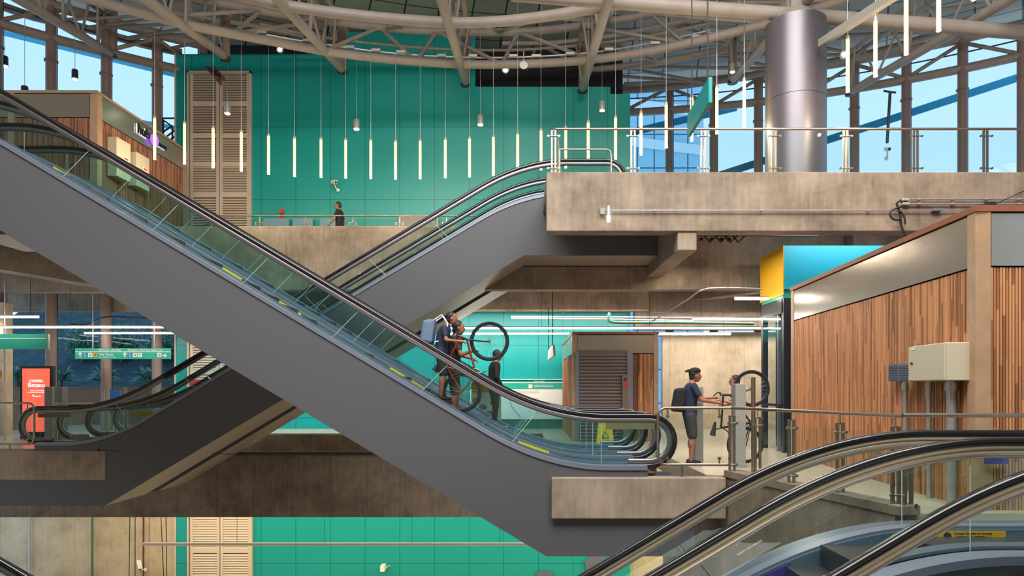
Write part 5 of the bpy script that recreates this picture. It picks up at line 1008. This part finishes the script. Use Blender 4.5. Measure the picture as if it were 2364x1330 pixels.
xc = X(1140, 14.4); person('person', (xc, 14.4, stepz(xc)-.02), .2, 'person in black hooded top riding down the second escalator, seen above the rail',
    dict(legs=stand['legs'], arms=[((.03,-.24,1.12),(.14,-.22,.92)), ((.0,.25,1.12),(.1,.24,.9))], lean=.1), 'blackc', 'blackc', topsleeve='long', shorts=False, h=1.62)
# man in a cap on the mid landing with a raised bicycle
xm = X(1592, 12.75); pm_, Tm = person('person', (xm, 12.75, 0), 0, 'man in black cap, dark T-shirt and black shorts holding a bicycle by the gates',
    dict(legs=[((.04,-.09,.5),(.0,-.09,.09)), ((.06,.09,.5),(.05,.1,.09))], arms=[((.16,-.24,1.16),(.42,-.2,1.12)), ((.2,.22,1.18),(.46,.16,1.2))], lean=.12, brim=-1), 'navy', 'greyc', hat='blackc', h=1.76)
b = MB(); b.hexa([(xm-.34,12.62,.98),(xm-.12,12.6,.96),(xm-.12,12.9,.96),(xm-.34,12.88,.98),(xm-.27,12.63,1.4),(xm-.08,12.61,1.42),(xm-.08,12.89,1.42),(xm-.27,12.87,1.4)]); tag(b.build('backpack', M['blackc'], bevel=.05), 'dark backpack on the back of the man in the cap', 'backpack')
h1 = P(1735, 897, 12.75); h2 = Vector((h1.x-.12, 12.75, .36)); bicycle('bicycle', h1, h2, (-1, 0, .08), 'bicycle standing on its rear wheel beside the gates', 'blackc')
xw2 = X(1706, 13.5); person('person', (xw2, 13.5, 0), PI*.95, 'person in white top behind the raised bicycle at the gates',
    dict(legs=[((.06,-.09,.5),(.02,-.1,.09)), ((.16,.09,.52),(.02,.1,.1))], arms=[((.14,-.24,1.14),(.36,-.2,1.1)), ((.1,.24,1.14),(.32,.2,1.2))], lean=.1), 'whitec', 'bluebag', shorts=True, h=1.66)
# passer-by on the upper walkway
xp = X(784, 22.4); person('person', (xp, 22.4, ZU), PI, 'person in black shirt walking along the upper walkway before the teal wall',
    dict(legs=[((.14,-.09,.52),(.1,-.1,.1)), ((-.04,.09,.5),(-.22,.1,.14))], arms=[((-.1,-.23,1.13),(.04,-.24,.92)), ((.12,.23,1.13),(.26,.2,.98))], lean=.05), 'blackc', 'blackc', shorts=False, h=1.76)

# ================================================================== LAST SMALL THINGS
b = MB(); a = P(437, 940, 23.3); c = P(520, 877, 23.3); b.box(a.x, c.x, 23.3, 23.36, a.z, c.z); nb = tag(b.build('poster_board', M['white']), 'white and red board before the mid level louvred door, behind the escalator glass', 'poster')
b = MB(); c2 = P(520, 890, 23.3); b.box(a.x, c.x, 23.28, 23.3, c2.z, c.z); b.build('red_header', M['red'], nb)
for x_ in (a.x+.1, c.x-.1): b = MB(); b.box(x_-.03, x_+.03, 23.31, 23.35, 0, a.z); b.build('leg', M['steel'], nb)
a = P(303, 961, 17.19); c = P(368, 951, 17.19); b = MB(); b.box(a.x, c.x, 17.18, 17.19, a.z, c.z); b.build('warning_band', M['yellow_paint'], B1.root)
b = MB(); a = P(1350, 1340, 23.9); b.prism([P(1350, 1296, 23.9), P(1368, 1282, 23.9), P(1396, 1282, 23.9), P(1396, 1340, 23.9), P(1360, 1340, 23.9)], (0, .09, 0)); tag(b.build('wall_patch', M['vent']), 'grey five sided patch on the lowest teal wall beside the rising rail', 'wall panel')
b = MB(); b.prism([P(1238, 1321, 23.9), P(1276, 1321, 23.9), P(1276, 1350, 23.9), P(1238, 1350, 23.9)], (0, .09, 0)); tag(b.build('wall_patch', M['vent']), 'small grey rectangular patch at the bottom of the lowest teal wall', 'wall panel')
b = MB(); a = P(2272, 1071, 7.9); c = P(2326, 1057, 7.9); b.box(a.x, c.x, 7.88, 7.9, a.z, c.z); pp_ = tag(b.build('purple_sign', M['purple']), 'small purple sign low on the timber kiosk front', 'sign')
